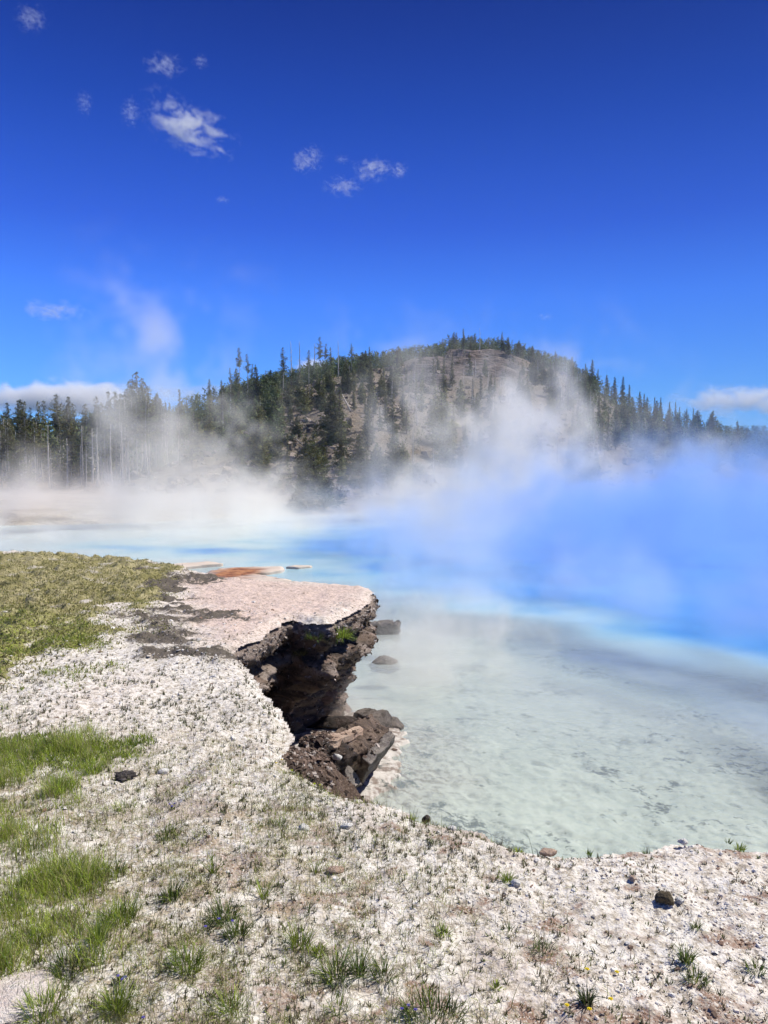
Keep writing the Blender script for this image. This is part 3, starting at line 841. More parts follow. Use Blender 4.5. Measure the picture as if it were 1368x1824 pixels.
TENS = ["", "", "twenty", "thirty", "forty", "fifty", "sixty", "seventy", "eighty", "ninety"]
TENTH = ["", "", "twentieth", "thirtieth", "fortieth", "fiftieth", "sixtieth", "seventieth", "eightieth", "ninetieth"]
def ordinal(i):
    if i > 99: return 'hundred and ' + ordinal(i - 100) if i > 100 else 'hundredth'
    if i <= 19: return ORD[i - 1]
    return TENTH[i // 10] if i % 10 == 0 else TENS[i // 10] + "-" + ORD[i % 10 - 1]
HT = lambda h: 'small' if h < 5 else ('middling' if h < 9 else 'tall')
byc = {}
for it in inst: byc.setdefault(it[5], []).append(it)
for cn, lst in byc.items():
    lst.sort(key=lambda a: a[6])
    for i, (kd, x_, y_, z_, h, _, px) in enumerate(lst):
        desc, grp = CLT[cn]
        o = thing(NAMES[kd], f"{HT(h)} {desc}, {ordinal(i + 1)} from the west", 'tree', (x_, y_, z_), rt.rand() * 6.28, grp)
        tm, cm_, ph = PROTO[kd][rt.randint(len(PROTO[kd]))]
        s = h / ph; wdt = s * rt.uniform(.85, 1.2)
        o.scale = (wdt, wdt, s)
        link("trunk", tm, o)
        if cm_: link("crown", cm_, o)
# young forest seen as one mass: crest of the hill and the far ridge
def tuft_tmpl(seed, n=60):
    rng = np.random.RandomState(seed); out = []
    for k in range(n):
        t = rng.rand(); r_ = (1 - t) ** .8 * .26 * rng.uniform(.5, 1.15); a = rng.rand() * 6.283
        c = np.array([math.cos(a) * r_, math.sin(a) * r_, .05 + .95 * t])
        V, f = clump_tris(c, .13, 1, rng, .8); out.append(V)
    return np.vstack(out)
TT_ = np.stack([tuft_tmpl(i) for i in range(5)]); TF_ = np.arange(180).reshape(60, 3)
def forest(name, px, t, h, label=None):
    x_, y_, z_, _ = hill_at(px, t)
    n_ = len(px)
    V, f = replicate(TT_, TF_, np.stack([x_, y_, z_ - .2], 1), np.stack([h * .95, h * .95, h], 1), rotmats(n_, .03, rt))
    g = np.array((.12, .145, .05)) * rt.uniform(.6, 1.5, (n_, 1)) * np.array([1, 1, 1])
    return link(name, make_mesh(name, V, f, M_NEEDLE, False, {"col": np.repeat(g, 180, 0)}), kind="stuff")
pxs = np.concatenate([rt.uniform(395, 800, 1000), rt.uniform(800, 1060, 520)])
forest("forest", pxs, rt.uniform(.955, 1.05, len(pxs)), rt.uniform(2.6, 5.0, len(pxs)))
pb_ = rt.uniform(470, 1060, 900); tb_ = .13 + .84 * rt.rand(900)
kb_ = (fbm(pb_ * .012, tb_ * 6, oct=3, seed=98) > -.05); forest("brush", pb_[kb_], tb_[kb_], rt.uniform(.9, 2.6, kb_.sum()))
px2 = np.concatenate([rt.uniform(255, 500, 420), rt.uniform(1030, 1500, 700), rt.uniform(-500, 250, 900)])
t2 = np.concatenate([rt.uniform(.45, 1.03, 420), rt.uniform(.40, 1.05, 700), rt.uniform(.34, 1.03, 900)])
h2 = rt.uniform(2.5, 5.5, len(px2)); h2[-900:] *= 1.6
forest("undergrowth", px2, t2, h2)
nf_ = 2600
xf = rt.uniform(150, 1500, nf_); tf = rt.uniform(.25, .8, nf_)
yf = 1250 + 900 * tf + 120 * fbm(xf * .001, 0 * xf, oct=2, seed=86)
zf = -1 + (CAM_Z + 108 + 10 * fbm(xf * .0012, 0 * xf, oct=3, seed=87)) * sstep(0, .75, tf)
hf = rt.uniform(9, 16, nf_)
V, f = replicate(TT_, TF_, np.stack([xf, yf, zf - 2], 1), np.stack([hf * 1.6, hf * 1.6, hf], 1), rotmats(nf_, .03, rt))
link("distant_forest", make_mesh("distant_forest", V, f, M_NEEDLE, False, {"col": np.repeat(np.array((.04, .06, .03)) * rt.uniform(.7, 1.3, (nf_, 1)), 180, 0)}), kind="stuff")

# scree blocks, grey brush and fallen logs on the slope
def hill_at_py(px, py):
    ts_ = np.linspace(.01, 1, 400); x_, y_, z_, _ = hill_at(np.full(400, float(px)), ts_)
    i_ = int(np.argmin(np.abs(845 - (z_ - CAM_Z) / y_ * F - py)))
    return np.array([x_[i_], y_[i_], z_[i_]])
_tmp = np.random.RandomState(3); nq = 9000
pq = _tmp.uniform(120, 1250, nq); tq = .10 + .86 * _tmp.rand(nq)
xq, yq, zq, oq = hill_at(pq, tq)
okq = _tmp.rand(nq) < .25 + .75 * sstep(0, .35, fbm(xq * .07, yq * .07, oct=3, seed=88)) ; xq, yq, zq = xq[okq], yq[okq], zq[okq]
sq = .10 + .75 * _tmp.rand(len(xq)) ** 5
def blk(seed):
    r_ = np.random.RandomState(seed); v_ = np.array(list(__import__("itertools").product((-1, 1), repeat=3)), float); return v_ * r_.uniform(.6, 1.1, (8, 3)) + r_.randn(8, 3) * .15
BT = np.stack([blk(i) for i in range(6)]); BF = np.array([(0, 1, 3), (0, 3, 2), (4, 6, 7), (4, 7, 5), (0, 4, 5), (0, 5, 1), (2, 3, 7), (2, 7, 6), (0, 2, 6), (0, 6, 4), (1, 5, 7), (1, 7, 3)])
V, f = replicate(BT, BF, np.stack([xq, yq, zq + sq * .2], 1), np.stack([sq, sq * .8, sq * .6], 1), rotmats(len(xq), .5, _tmp))
link("scree_rubble", make_mesh("scree_rubble", V, f, mat_attr("scree_blocks", .95, var=.2, scale=3), False, {"col": np.repeat(np.array((.33, .27, .22)) * _tmp.uniform(.4, 1.3, (len(xq), 1)), 8, 0)}), kind="stuff")
def brush_mesh(seed, col_):
    r_ = np.random.RandomState(seed); S = Soup()
    for k in range(34):
        a = r_.rand() * 6.283; el = r_.uniform(.3, 1.3); L = r_.uniform(.5, 1.05)
        e = np.array([math.cos(a) * math.cos(el), math.sin(a) * math.cos(el), math.sin(el)]) * L
        V, f = tube([np.zeros(3), e * .55 + [0, 0, .05], e], [.03, .018, .006], 3); S.add(V, f, col_)
        for m_ in range(3):
            V, f = clump_tris(e * r_.uniform(.6, 1.0), .20, 5, r_); S.add(V, f, tuple(np.array(col_) * r_.uniform(.6, 1.2)))
    return S.mesh("shrub", M_NEEDLE, False)
BR = [brush_mesh(i, c_) for i, c_ in enumerate([(.22, .20, .15), (.17, .18, .10), (.27, .24, .20), (.12, .14, .06)])]
SHR = [(150, 868), (190, 858), (215, 850), (415, 792), (432, 770), (455, 745), (500, 742), (520, 735), (540, 905), (575, 903), (598, 890), (470, 835), (482, 790), (515, 790), (560, 810), (620, 862), (640, 870),
       (672, 862), (690, 845), (735, 850), (560, 880), (525, 880), (490, 870), (755, 700), (830, 720), (880, 790), (905, 770), (930, 745), (1085, 760), (1120, 790), (1135, 812), (1160, 800), (1190, 815), (450, 850), (712, 690), (655, 745), (690, 720), (618, 790)]
SHR.sort()
for i, (px, py) in enumerate(SHR):
    p = hill_at_py(px, py)
    o = link("shrub", BR[(i * 7) % 4], loc=p - [0, 0, .1], label=f"{('grey', 'olive', 'pale', 'green')[(i * 7) % 4]} scrubby shrub on the stony slope, {ordinal(i + 1)} from the west", category="shrub", group="shrubs on the slope")
    k_ = .9 + 1.3 * ((i * 37) % 10) / 10; o.scale = (k_ * 1.2, k_ * 1.2, k_); o.rotation_euler = (0, 0, i * 1.3)
M_LOG = mat_attr("bleached_wood", .9, var=.25, scale=3)
LOGS = [((524, 782), (552, 806), "fallen log slanting down the reddish scree under the round bushes"), ((640, 820), (668, 842), "fallen log low on the grey scree beside the belt of conifers"), ((585, 790), (600, 775), "short log lying against the dark conifer belt"),
        ((590, 802), (612, 798), "level log at the lower end of the conifer belt"), ((545, 745), (560, 760), "log on the upper scree below the skyline pines"), ((20, 812), (72, 850), "bleached trunk leaning across the pine stand"), ((70, 845), (98, 864), "broken trunk lying at the front of the pine stand"),
        ((98, 818), (112, 856), "pale snag leaning steeply in front of the pine stand"), ((120, 862), (180, 832), "long log along the edge of the pale bank below the stand"), ((392, 690), (408, 735), "thin dead trunk leaning out above the steam on the shoulder"),
        ((527, 850), (538, 885), "dead trunk leaning out of the bush at the shore"), ((700, 790), (720, 812), "fallen log on the grey slope below the outcrop"), ((610, 705), (625, 735), "pale log among conifers on the upper belt")]
for i, (a, b, lab) in enumerate(LOGS):
    pa, pb = hill_at_py(*a), hill_at_py(*b)
    if i in (5, 7, 9, 10):
        pa = np.array([pb[0] + (a[0] - b[0]) / F * pb[1], pb[1] + .8, pb[2] + (b[1] - a[1]) / F * pb[1]])
    pa, pb = pa + [0, 0, .22], pb + [0, 0, .18]
    S = Soup(); m_ = (pa + pb) / 2 + [0, 0, .05]; V, f = tube([pa - pb, m_ - pb, np.zeros(3)], [.07, .13, .17], 7); S.add(V, f, (.36, .32, .28))
    for q_ in range(4):
        c_ = (pa - pb) * (.25 + .18 * q_); V, f = tube([c_, c_ + [.3 * (-1) ** q_, .1, .35]], [.03, .01], 4); S.add(V, f, (.34, .30, .26))
    link("fallen_log", S.mesh("fallen_log", M_LOG), loc=pb, label=lab, category="log", group="dead trunks on the slope")

# ------------------------------------------------------------------ stones
ICO = None
def stone_mesh(name, seed, size, mat, sub=4, rough=.25, flat=1.0, cut=0.0, layers=0.0):
    import bmesh
    bm = bmesh.new(); bmesh.ops.create_icosphere(bm, subdivisions=sub, radius=1.0)
    V = np.array([v.co[:] for v in bm.verts]); f = np.array([[v.index for v in fc.verts] for fc in bm.faces]); bm.free()
    rng = np.random.RandomState(seed)
    # a few planar facets
    for k in range(9):
        d = rng.randn(3); d /= np.linalg.norm(d); h = rng.uniform(.55, .85)
        e = V @ d - h; V = V - np.where(e > 0, e, 0)[:, None] * d * .9
    N = V / (np.linalg.norm(V, axis=1)[:, None] + 1e-9)
    s = seed * 3.7
    V = V + N * (rough * fbm(V[:, 0] * 1.6 + s, V[:, 1] * 1.6, V[:, 2] * 1.6, oct=5, seed=seed % 50, gain=.6))[:, None]
    if layers: V[:, 0:2] *= (1 + layers * pn(V[:, 2] * 5 + s, 0 * s, 0)[:, None])
    V = V * np.array(size)
    return make_mesh(name, V, f, mat, True)
def put_stone(name, px, py, size, mat, label, cat="stone", z=None, rot=(0, 0, 0), seed=1, group=None, **kw):
    zz_ = TOP if z is None else z
    x_, y_ = unproj(px, py, zz_)
    if z is None: zz_ = float(gz(x_, y_)); x_, y_ = unproj(px, py, zz_)
    me = stone_mesh(name, seed, size, mat, **kw)
    o = link(name, me, label=label, category=cat, group=group)
    o.location = (x_, y_, zz_ + size[2] * .45); o.rotation_euler = rot
    return o
def slab_mesh(name, outline, thick, mat, seed, rough=.03, n=26, edge=.03):
    """flat broken plate: outline (xy) filled on a grid, with layered rough edges"""
    outline = np.asarray(outline, float); lo, hi = outline.min(0), outline.max(0)
    c = outline.mean(0)
    dn = densify(np.vstack([outline, outline[:1]]), .03)[:-1]
    ang = np.arange(len(dn))
    m = len(dn); rings = 14
    dn = dn + (dn - c) * (.10 * pn(dn[:, 0] * 6 + seed, dn[:, 1] * 6))[:, None]
    Vt, Fq = [], []
    prof = [(0, 1)] + [(k / rings, 1) for k in range(1, rings + 1)]
    L = []
    for k in range(1, rings + 1): L.append((k / rings, thick / 2))
    for k in range(1, 7): L.append((1 + .02 * pn(k * 1.7, seed, 0), thick / 2 - thick * k / 7))
    for k in range(rings, 0, -1): L.append((k / rings, -thick / 2))
    for (s, z) in L:
        p = c + (dn - c) * s
        Vt.append(np.column_stack([p, np.full(m, z)]))
    V = np.vstack(Vt + [[[c[0], c[1], thick / 2], [c[0], c[1], -thick / 2]]])
    nl = len(L)
    i = np.arange(nl - 1)[:, None] * m; j = np.arange(m)[None]
    f = np.stack([i + j, i + m + j, i + m + (j + 1) % m, i + (j + 1) % m], -1).reshape(-1, 4)
    tri = np.concatenate([f[:, [0, 1, 2]], f[:, [0, 2, 3]]])
    cap = np.array([(nl * m, a, (a + 1) % m) for a in range(m)] + [((nl - 1) * m + (a + 1) % m, (nl - 1) * m + a, nl * m + 1) for a in range(m)])
    N_ = np.sign(V[:, 2:3]) * np.array([[0, 0, 1.0]])
    dsp = rough * fbm(V[:, 0] * 5 + seed, V[:, 1] * 5, V[:, 2] * 5, oct=4, seed=seed % 40)
    V[:, 2] += dsp
    rad = V[:, :2] - c
    V[:, :2] += rad * (edge * 2 * pn(V[:, 0] * 3 + seed, V[:, 1] * 3, V[:, 2] * 60))[:, None]
    return make_mesh(name, V, np.vstack([tri, cap]), mat, True)
def put_slab(name, loc, rot, outline, thick, mat, label, seed, cat="rock", **kw):
    o = link(name, slab_mesh(name, outline, thick, mat, seed, **kw), label=label, category=cat)
    o.location = loc; o.rotation_euler = rot
    return o
# fallen crust at the water's edge
def atz(px, py, z): x_, y_ = unproj(px, py, z); return np.array([x_, y_, z])
def slab3(name, corners, thick, mat, label, seed, **kw):
    """plate through three or four 3-D corners"""
    C = np.array(corners, float); c = C.mean(0)
    u = C[1] - C[0]; u /= np.linalg.norm(u)
    nn = np.cross(C[1] - C[0], C[2] - C[0]); nn /= np.linalg.norm(nn)
    if nn[2] < 0: nn = -nn
    v = np.cross(nn, u)
    out2 = [((p - c) @ u, (p - c) @ v) for p in C]
    o = link(name, slab_mesh(name, out2, thick, mat, seed, **kw), label=label, category="rock")
    o.matrix_world = Matrix(((u[0], v[0], nn[0], c[0]), (u[1], v[1], nn[1], c[1]), (u[2], v[2], nn[2], c[2]), (0, 0, 0, 1)))
    return o
A = atz
slab3("fallen_slab", [A(640, 1400, .02), A(664, 1374, .0), A(700, 1322, .46), A(693, 1302, .70), A(640, 1345, .72)], .10, M_PALE, "thin grey slab leaning up at the water's edge over a dark hollow", 3)
slab3("fallen_slab", [A(560, 1344, .74), A(600, 1362, .68), A(660, 1346, .62), A(688, 1316, .56), A(652, 1302, .58), A(590, 1318, .72)], .22, M_BROWN, "broad dark crust slab roofing the fallen rubble heap", 5, rough=.06)
slab3("fallen_slab", [A(600, 1345, .72), A(612, 1405, .48), A(632, 1402, .40), A(612, 1335, .78)], .10, M_PALE, "upright grey slab wedged in the rubble beside the gravel rim", 7)
slab3("fallen_slab", [A(535, 1334, .92), A(600, 1328, .86), A(645, 1308, .74), A(636, 1300, .74), A(570, 1312, .90)], .07, M_TAN, "tan-topped narrow slab lying across the rubble heap", 9)
slab3("fallen_slab", [A(545, 1320, .90), A(577, 1326, .90), A(594, 1311, .84), A(562, 1304, .88)], .05, M_TAN, "small flat tan slab near the foot of the dark hollow", 11)
put_stone("boulder", 664, 1296, (.26, .20, .20), M_GREY, "blocky grey boulder with a squared top, on the beach beside the rubble heap", "rock", z=.05, seed=21)
put_stone("boulder", 692, 1296, (.22, .16, .13), M_GREY, "pointed grey boulder at the waterline behind the leaning slab", "rock", z=.02, seed=22, rot=(0, .5, .3))
put_stone("boulder", 628, 1372, (.26, .26, .24), M_DARK, "dark gritty boulder under the crust slab in the rubble heap", "rock", z=.12, seed=23, rough=.45)
put_stone("boulder", 590, 1362, (.26, .24, .17), M_DARK, "largest dark boulder of the rubble against the gravel rim", "rock", z=.62, seed=24, rough=.45)
put_stone("boulder", 556, 1352, (.18, .18, .13), M_DARK, "dark crumbly boulder directly below the yellow flowers on the rim", "rock", z=.85, seed=25, rough=.45)
put_stone("boulder", 640, 1320, (.36, .22, .16), M_DARK, "low dark boulder behind the crust slab", "rock", z=.3, seed=26)
put_stone("boulder", 600, 1296, (.40, .16, .10), M_DARK, "flat mossy dark boulder at the mouth of the hollow", "rock", z=.12, seed=27)
put_stone("boulder", 555, 1246, (.34, .25, .20), mat_rock("brown_block", (.07, .04, .03), (.16, .09, .07), (.35, .28, .25), .4), "reddish brown block on the floor of the overhang", "rock", z=.35, seed=28)
put_stone("boulder", 540, 1262, (.20, .16, .12), M_DARK, "pale-topped stone below the reddish block in the overhang", "rock", z=.2, seed=29)
put_stone("boulder", 575, 1262, (.22, .16, .12), M_DARK, "dark stone beside the reddish block in the overhang", "rock", z=.2, seed=30)
put_stone("boulder", 600, 1352, (.045, .04, .035), M_WHITE, "small white stone lying on the dark rubble", "stone", z=.95, seed=31, sub=3)
put_slab("rock_ledge", (0.0, 16.4, .05), (0, 0, .05), [(-.75, -.22), (.30, -.20), (.36, .1), (.2, .24), (-.75, .25)], .30, M_GREY, "flat-topped grey ledge standing out of the water beyond the tongue", 13, rough=.10, edge=.06)
put_stone("boulder", 683, 1192, (.30, .24, .16), M_GREY, "low grey rock awash below the tip of the tongue", "rock", z=-.13, seed=33)

# stones on the near terrace
put_stone("stone", 290, 1378, (.035, .03, .022), M_WHITE, "white stone lying between the brown mossy clod and the gravel", seed=41, sub=3)
put_stone("stone", 541, 1478, (.030, .024, .018), M_WHITE, "white flat stone among grey sprigs near the middle of the rim", seed=42, sub=3)
put_stone("stone", 618, 1476, (.032, .024, .022), M_WHITE, "larger white stone closest to the pool in the sprig-covered gravel", seed=43, sub=3)
put_stone("stone", 596, 1552, (.040, .03, .016), M_TAN, "pale pink flat stone sunk in the gravel", seed=44, sub=3)
put_stone("stone", 918, 1577, (.022, .017, .017), M_WHITE, "bright white stone touching a green tuft near the rim", seed=45, sub=3)
put_stone("stone", 977, 1522, (.040, .030, .020), M_TAN, "tan stone with a shadowed underside on the gravel rim", seed=46, sub=3)
put_stone("stone", 1185, 1606, (.040, .032, .028), mat_rock("brown_stone", (.06, .045, .025), (.13, .10, .055), (.2, .16, .1), .3), "dark brown pointed stone on the white gravel", seed=47, sub=3)
put_stone("stone", 1212, 1606, (.020, .016, .012), M_WHITE, "small white stone beside the dark brown one", seed=48, sub=3)
put_stone("stone", 1216, 1502, (.024, .018, .016), M_WHITE, "white stone perched on the highest part of the gravel rim", seed=49, sub=3)
put_stone("stone", 1126, 1567, (.018, .016, .012), M_TAN, "reddish stone half buried in brown grit", seed=50, sub=3)
put_stone("stone", 806, 1478, (.024, .018, .014), M_WHITE, "white chip stone beside red soil at the pool rim", seed=51, sub=3)
put_stone("stone", 8, 1795, (.17, .16, .028), mat_rock("pinkish_sinter", (.62, .52, .46), (.74, .66, .60), (.78, .74, .70), .8), "large smooth white rock at the grass edge", seed=52)
put_stone("clod", 222, 1388, (.065, .045, .026), mat_rock("lichen_clod", (.045, .038, .036), (.13, .11, .10), (.22, .19, .17), .4), "dark brown lichen clod beside the tall green grass", "clod", seed=53, rough=.9)
put_stone("clod", 758, 1462, (.024, .02, .02), M_DARK, "dark clod beside green sprigs at the pool rim", "clod", seed=54, sub=3)

# loose sinter chips, too many to count
def scatter(n, ylo, yhi, dens_pow, rng, fn=None, xr=(-1.0, 1.0)):
    """points in the visible fan, denser towards the viewer"""
    y = ylo * (yhi / ylo) ** (rng.rand(n) ** dens_pow)
    x = (xr[0] + (xr[1] - xr[0]) * rng.rand(n)) * (.56 * y + .5)
    ok = inside(x, y, OUT) & (sdist(x, y, COARSE) > .02)
    x, y = x[ok], y[ok]
    if fn is not None:
        m = rng.rand(len(x)) < fn(x, y); x, y = x[m], y[m]
    return x, y
rc = np.random.RandomState(21)
import itertools
def chip_tmpl(seed):
    rng = np.random.RandomState(seed)
    a = np.sort(rng.rand(6) * .7 + np.arange(6)) / 6.35 * 2 * np.pi
    r_ = rng.uniform(.6, 1.1, 6)
    bot = np.stack([np.cos(a) * r_, np.sin(a) * r_, -.25 + .1 * rng.randn(6)], 1)
    top = np.stack([np.cos(a) * r_ * .72, np.sin(a) * r_ * .72, .30 + .18 * rng.randn(6)], 1)
    return np.vstack([bot, top, [[0, 0, .42]]])
CF = np.array([(i, (i + 1) % 6, 6 + (i + 1) % 6) for i in range(6)] + [(i, 6 + (i + 1) % 6, 6 + i) for i in range(6)] + [(6 + i, 6 + (i + 1) % 6, 12) for i in range(6)])
CT = np.stack([chip_tmpl(i) for i in range(8)])
def chipfn(x, y):
    mo_, gr_, *_r = masks(x, y)
    return np.clip((1 - .75 * sstep(.05, .35, fbm(x * .9 + 3, y * .9, oct=3, seed=47))) * (1 - .9 * mo_) * (1 - .7 * gr_) * (.35 + .65 * sstep(-.8, 1.0, x + .3 * fbm(x, y, seed=90))) * (.25 + .75 * sstep(-.25, .3, fbm(x * 2, y * 2, seed=91))), 0, 1)
x_, y_ = scatter(120000, 1.9, 10.0, .95, rc, chipfn)
sz = (.0035 + .0065 * rc.rand(len(x_)) ** 3 + .014 * (rc.rand(len(x_)) < .03 + .05 * sstep(0, 1.2, x_)) * rc.rand(len(x_))) * np.clip(y_ / 3.0, .8, 2.2)
scl = np.stack([sz, sz * rc.uniform(.55, 1, len(sz)), sz * rc.uniform(.25, .7, len(sz))], 1)
pos = np.stack([x_, y_, gz(x_, y_) + scl[:, 2] * .3], 1)
V, f = replicate(CT, CF, pos, scl, rotmats(len(x_), .30, rc))
_, _, _, _, _, brx, gtx, pkx = masks(x_, y_)
cw = np.array([.77, .73, .67]) * rc.uniform(.86, 1.06, (len(x_), 1))
cb_ = np.array([.22, .15, .11]) * rc.uniform(.5, 1.5, (len(x_), 1))
cg = np.array([.42, .38, .34]) * rc.uniform(.7, 1.2, (len(x_), 1))
selb = rc.rand(len(x_)) < (.06 + .75 * brx * sstep(.2, .6, brx))
selg = rc.rand(len(x_)) < .12
cc = np.where(selb[:, None], cb_, np.where(selg[:, None], cg, cw))
cc = cc * np.where((rc.rand(len(x_)) < .3)[:, None], np.array([1.0, .93, .86]), 1.0)
link("gravel", make_mesh("gravel", V, f, M_CHIP, False, {"col": np.repeat(cc, 13, 0)}), kind="stuff")

# crumbling bits stuck on the crater wall and the lip
from mathutils.bvhtree import BVHTree
rk = np.random.RandomState(77)
wi = np.concatenate([rk.randint(0, 60, 30000), (rk.rand(9000) ** 2 * 6).astype(int)]); wj = rk.randint(0, n, len(wi))
okw = (WV[wi, wj, 1] > 3.0) & (WV[wi, wj, 2] > 0) & ~((hide[wj] > .3) & (wi > 2)); wi, wj = wi[okw], wj[okw]
pw = WV[wi, wj] + rk.randn(len(wi), 3) * .012
szw = (.006 + .030 * rk.rand(len(wi)) ** 3) * np.clip(pw[:, 1] / 9, .45, 1.1)
V, f = replicate(CT, CF, pw, np.stack([szw, szw * rk.uniform(.5, 1, len(szw)), szw * rk.uniform(.4, .8, len(szw))], 1), rotmats(len(wi), 1.0, rk))
topw = sstep(.5, .0, TOP - pw[:, 2])
selw = rk.rand(len(wi)) < .12 + .55 * topw
colw = np.where(selw[:, None], np.array([.50, .43, .38]) * rk.uniform(.5, 1.2, (len(wi), 1)), np.array([.12, .085, .064]) * rk.uniform(.35, 2.2, (len(wi), 1)))
link("cliff_rubble", make_mesh("cliff_rubble", V, f, M_CHIP, False, {"col": np.repeat(colw, 13, 0)}), kind="stuff")
# rubble lying over the fallen slabs, dropped onto whatever is underneath
bpy.context.view_layer.update()
bv, bf, nb_ = [], [], 0
for o in list(COL.objects):
    if o.type == 'MESH' and o.name.split('.')[0] in ("boulder", "fallen_slab", "pool_bed") and (o.name.startswith("pool_bed") or 4.5 < o.location.y < 11):
        me = o.data; co = np.empty(len(me.vertices) * 3, np.float32); me.vertices.foreach_get("co", co); co = co.reshape(-1, 3)
        mw = np.array(o.matrix_world); co = co @ mw[:3, :3].T + mw[:3, 3]
        if o.name.startswith("pool_bed"):
            fc = grid_faces(len(rws), ncb, (rws[:-1] < 12)[:, None] & (np.abs(Xb[:-1, :-1]) < 4)); fc = np.vstack([fc[:, [0, 1, 2]], fc[:, [0, 2, 3]]])
        else:
            me.calc_loop_triangles(); fc = np.empty(len(me.loop_triangles) * 3, np.int32); me.loop_triangles.foreach_get("vertices", fc); fc = fc.reshape(-1, 3)
        bv.append(co); bf.append(fc + nb_); nb_ += len(co)
tree_ = BVHTree.FromPolygons(np.vstack(bv).tolist(), np.vstack(bf).tolist())
hits = []
for q_ in range(22000):
    c_ = P2([(rk.uniform(495, 715), rk.uniform(1262, 1600))], .45)[0]
    h_ = tree_.ray_cast(Vector((c_[0], c_[1], 3)), Vector((0, 0, -1)))
    if h_[0] is not None and h_[0].z > .01: hits.append(h_[0][:])
hits = np.array(hits)
hits = hits[~inside(hits[:, 0], hits[:, 1], OUT)]
edge_ = np.clip((hits[:, 2] - .10) / .25, .03, 1); hits = hits[rk.rand(len(hits)) < edge_ * np.where(684 + F * hits[:, 0] / hits[:, 1] > 590, .12, .8)]
szr = (.006 + .045 * rk.rand(len(hits)) ** 6)
V, f = replicate(CT, CF, hits + [0, 0, .004], np.stack([szr, szr * rk.uniform(.4, 1, len(szr)), szr * rk.uniform(.4, .8, len(szr))], 1), rotmats(len(hits), .7, rk))
wsel = rk.rand(len(hits)) < .16
colr = np.where(wsel[:, None], np.array([.42, .36, .32]) * rk.uniform(.6, 1.3, (len(hits), 1)), np.array([.115, .080, .062]) * rk.uniform(.35, 2.0, (len(hits), 1)))
link("rubble", make_mesh("rubble", V, f, M_CHIP, False, {"col": np.repeat(colr, 13, 0)}), kind="stuff")

# ------------------------------------------------------------------ plants
G1, G2, G3, DRY = np.array((.32, .41, .045)), np.array((.12, .19, .04)), np.array((.29, .34, .06)), np.array((.42, .37, .18))
def blade_field(name, x, y, h, w, leanr, cols, seed, kind="stuff", bend=.6, zoff=0):
    rng = np.random.RandomState(seed); n_ = len(x)
    V, f, T = blades(np.stack([x, y, gz(x, y) - .004 + zoff], 1), rng.rand(n_) * 6.283, rng.rand(n_) * leanr, h, w, rng.rand(n_) * bend, 3, rng)
    k_ = 7
    c = cols[rng.randint(0, len(cols), n_)] * rng.uniform(.7, 1.35, (n_, 1))
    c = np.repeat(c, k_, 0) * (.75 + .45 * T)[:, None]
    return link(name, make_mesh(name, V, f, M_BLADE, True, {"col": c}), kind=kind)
rg = np.random.RandomState(31)
# tall grass in the lower left corner
def grassfn(x, y):
    m = masks(x, y); return np.clip(m[1] * 1.0, 0, 1) * (.16 + .64 * sstep(-.25, .25, fbm(x * 4.2, y * 4.2, oct=4, seed=92, gain=.6)))
x_, y_ = scatter(260000, 1.7, 5.6, .8, rg, grassfn, (-1.15, -.45))
h_ = rg.uniform(.04, .13, len(x_)) * (.5 + .8 * sstep(-.3, .3, fbm(x_ * 2.5, y_ * 2.5, seed=93)))
blade_field("grass", x_, y_, h_, rg.uniform(.0018, .0034, len(x_)), .55, np.stack([G1, G1 * 1.15, G2 * 1.3, G3, G3 * 1.25, DRY * .8, DRY * 1.1]), 32)
# green band and the short bright growth in the mossy area
def bandfn(x, y):
    m = masks(x, y); return np.clip(m[2] * .9 + m[3] * .8 * sstep(-.15, .2, fbm(x * 1.5, y * 1.5, oct=2, seed=94)), 0, 1)
x_, y_ = scatter(200000, 4.0, 11, .8, rg, bandfn, (-1.1, -.3))
blade_field("short_grass", x_, y_, rg.uniform(.02, .055, len(x_)), rg.uniform(.004, .008, len(x_)), .9, np.stack([G3 * .9, G1 * .9, G2, G3]), 33)
def mossfn(x, y): return masks(x, y)[0] * .9
x_, y_ = scatter(150000, 5.6, 18, .8, rg, mossfn, (-1.1, -.25))
blade_field("ground_cover", x_, y_, rg.uniform(.015, .05, len(x_)), rg.uniform(.008, .018, len(x_)), 1.2, np.stack([(.36, .33, .13), (.26, .27, .08), (.44, .39, .21), (.17, .17, .065)]), 34)
# dark little sprigs all over the gravel: clusters of stubby leaves
def sprigfn(x, y):
    m = masks(x, y)
    b = sstep(8.5, 5.5, y) * sstep(1.9, -.4, x - .12 * (y - 3)) * (1 - .8 * m[0])
    b = b * (.25 + .75 * sstep(-.25, .3, fbm(x * 1.4, y * 1.4, oct=3, seed=95)))
    return np.clip(b + .06, 0, 1) * (1 - .6 * sstep(5.2, 6.2, y) * sstep(-.4, .1, x + .3))
x_, y_ = scatter(24000, 1.9, 9.5, .9, rg, sprigfn)
ns_ = len(x_); per = 7
xx = np.repeat(x_, per) + rg.randn(ns_ * per) * .004; yy = np.repeat(y_, per) + rg.randn(ns_ * per) * .004
hs = np.repeat(rg.uniform(.012, .040, ns_) * np.clip(y_ / 4, .8, 1.3), per) * rg.uniform(.5, 1.2, ns_ * per)
blade_field("sprigs", xx, yy, hs, rg.uniform(.003, .006, ns_ * per), .8, np.stack([(.10, .11, .055), (.07, .075, .04), (.15, .13, .08), (.17, .14, .10), (.12, .16, .05)]), 35, bend=.3)
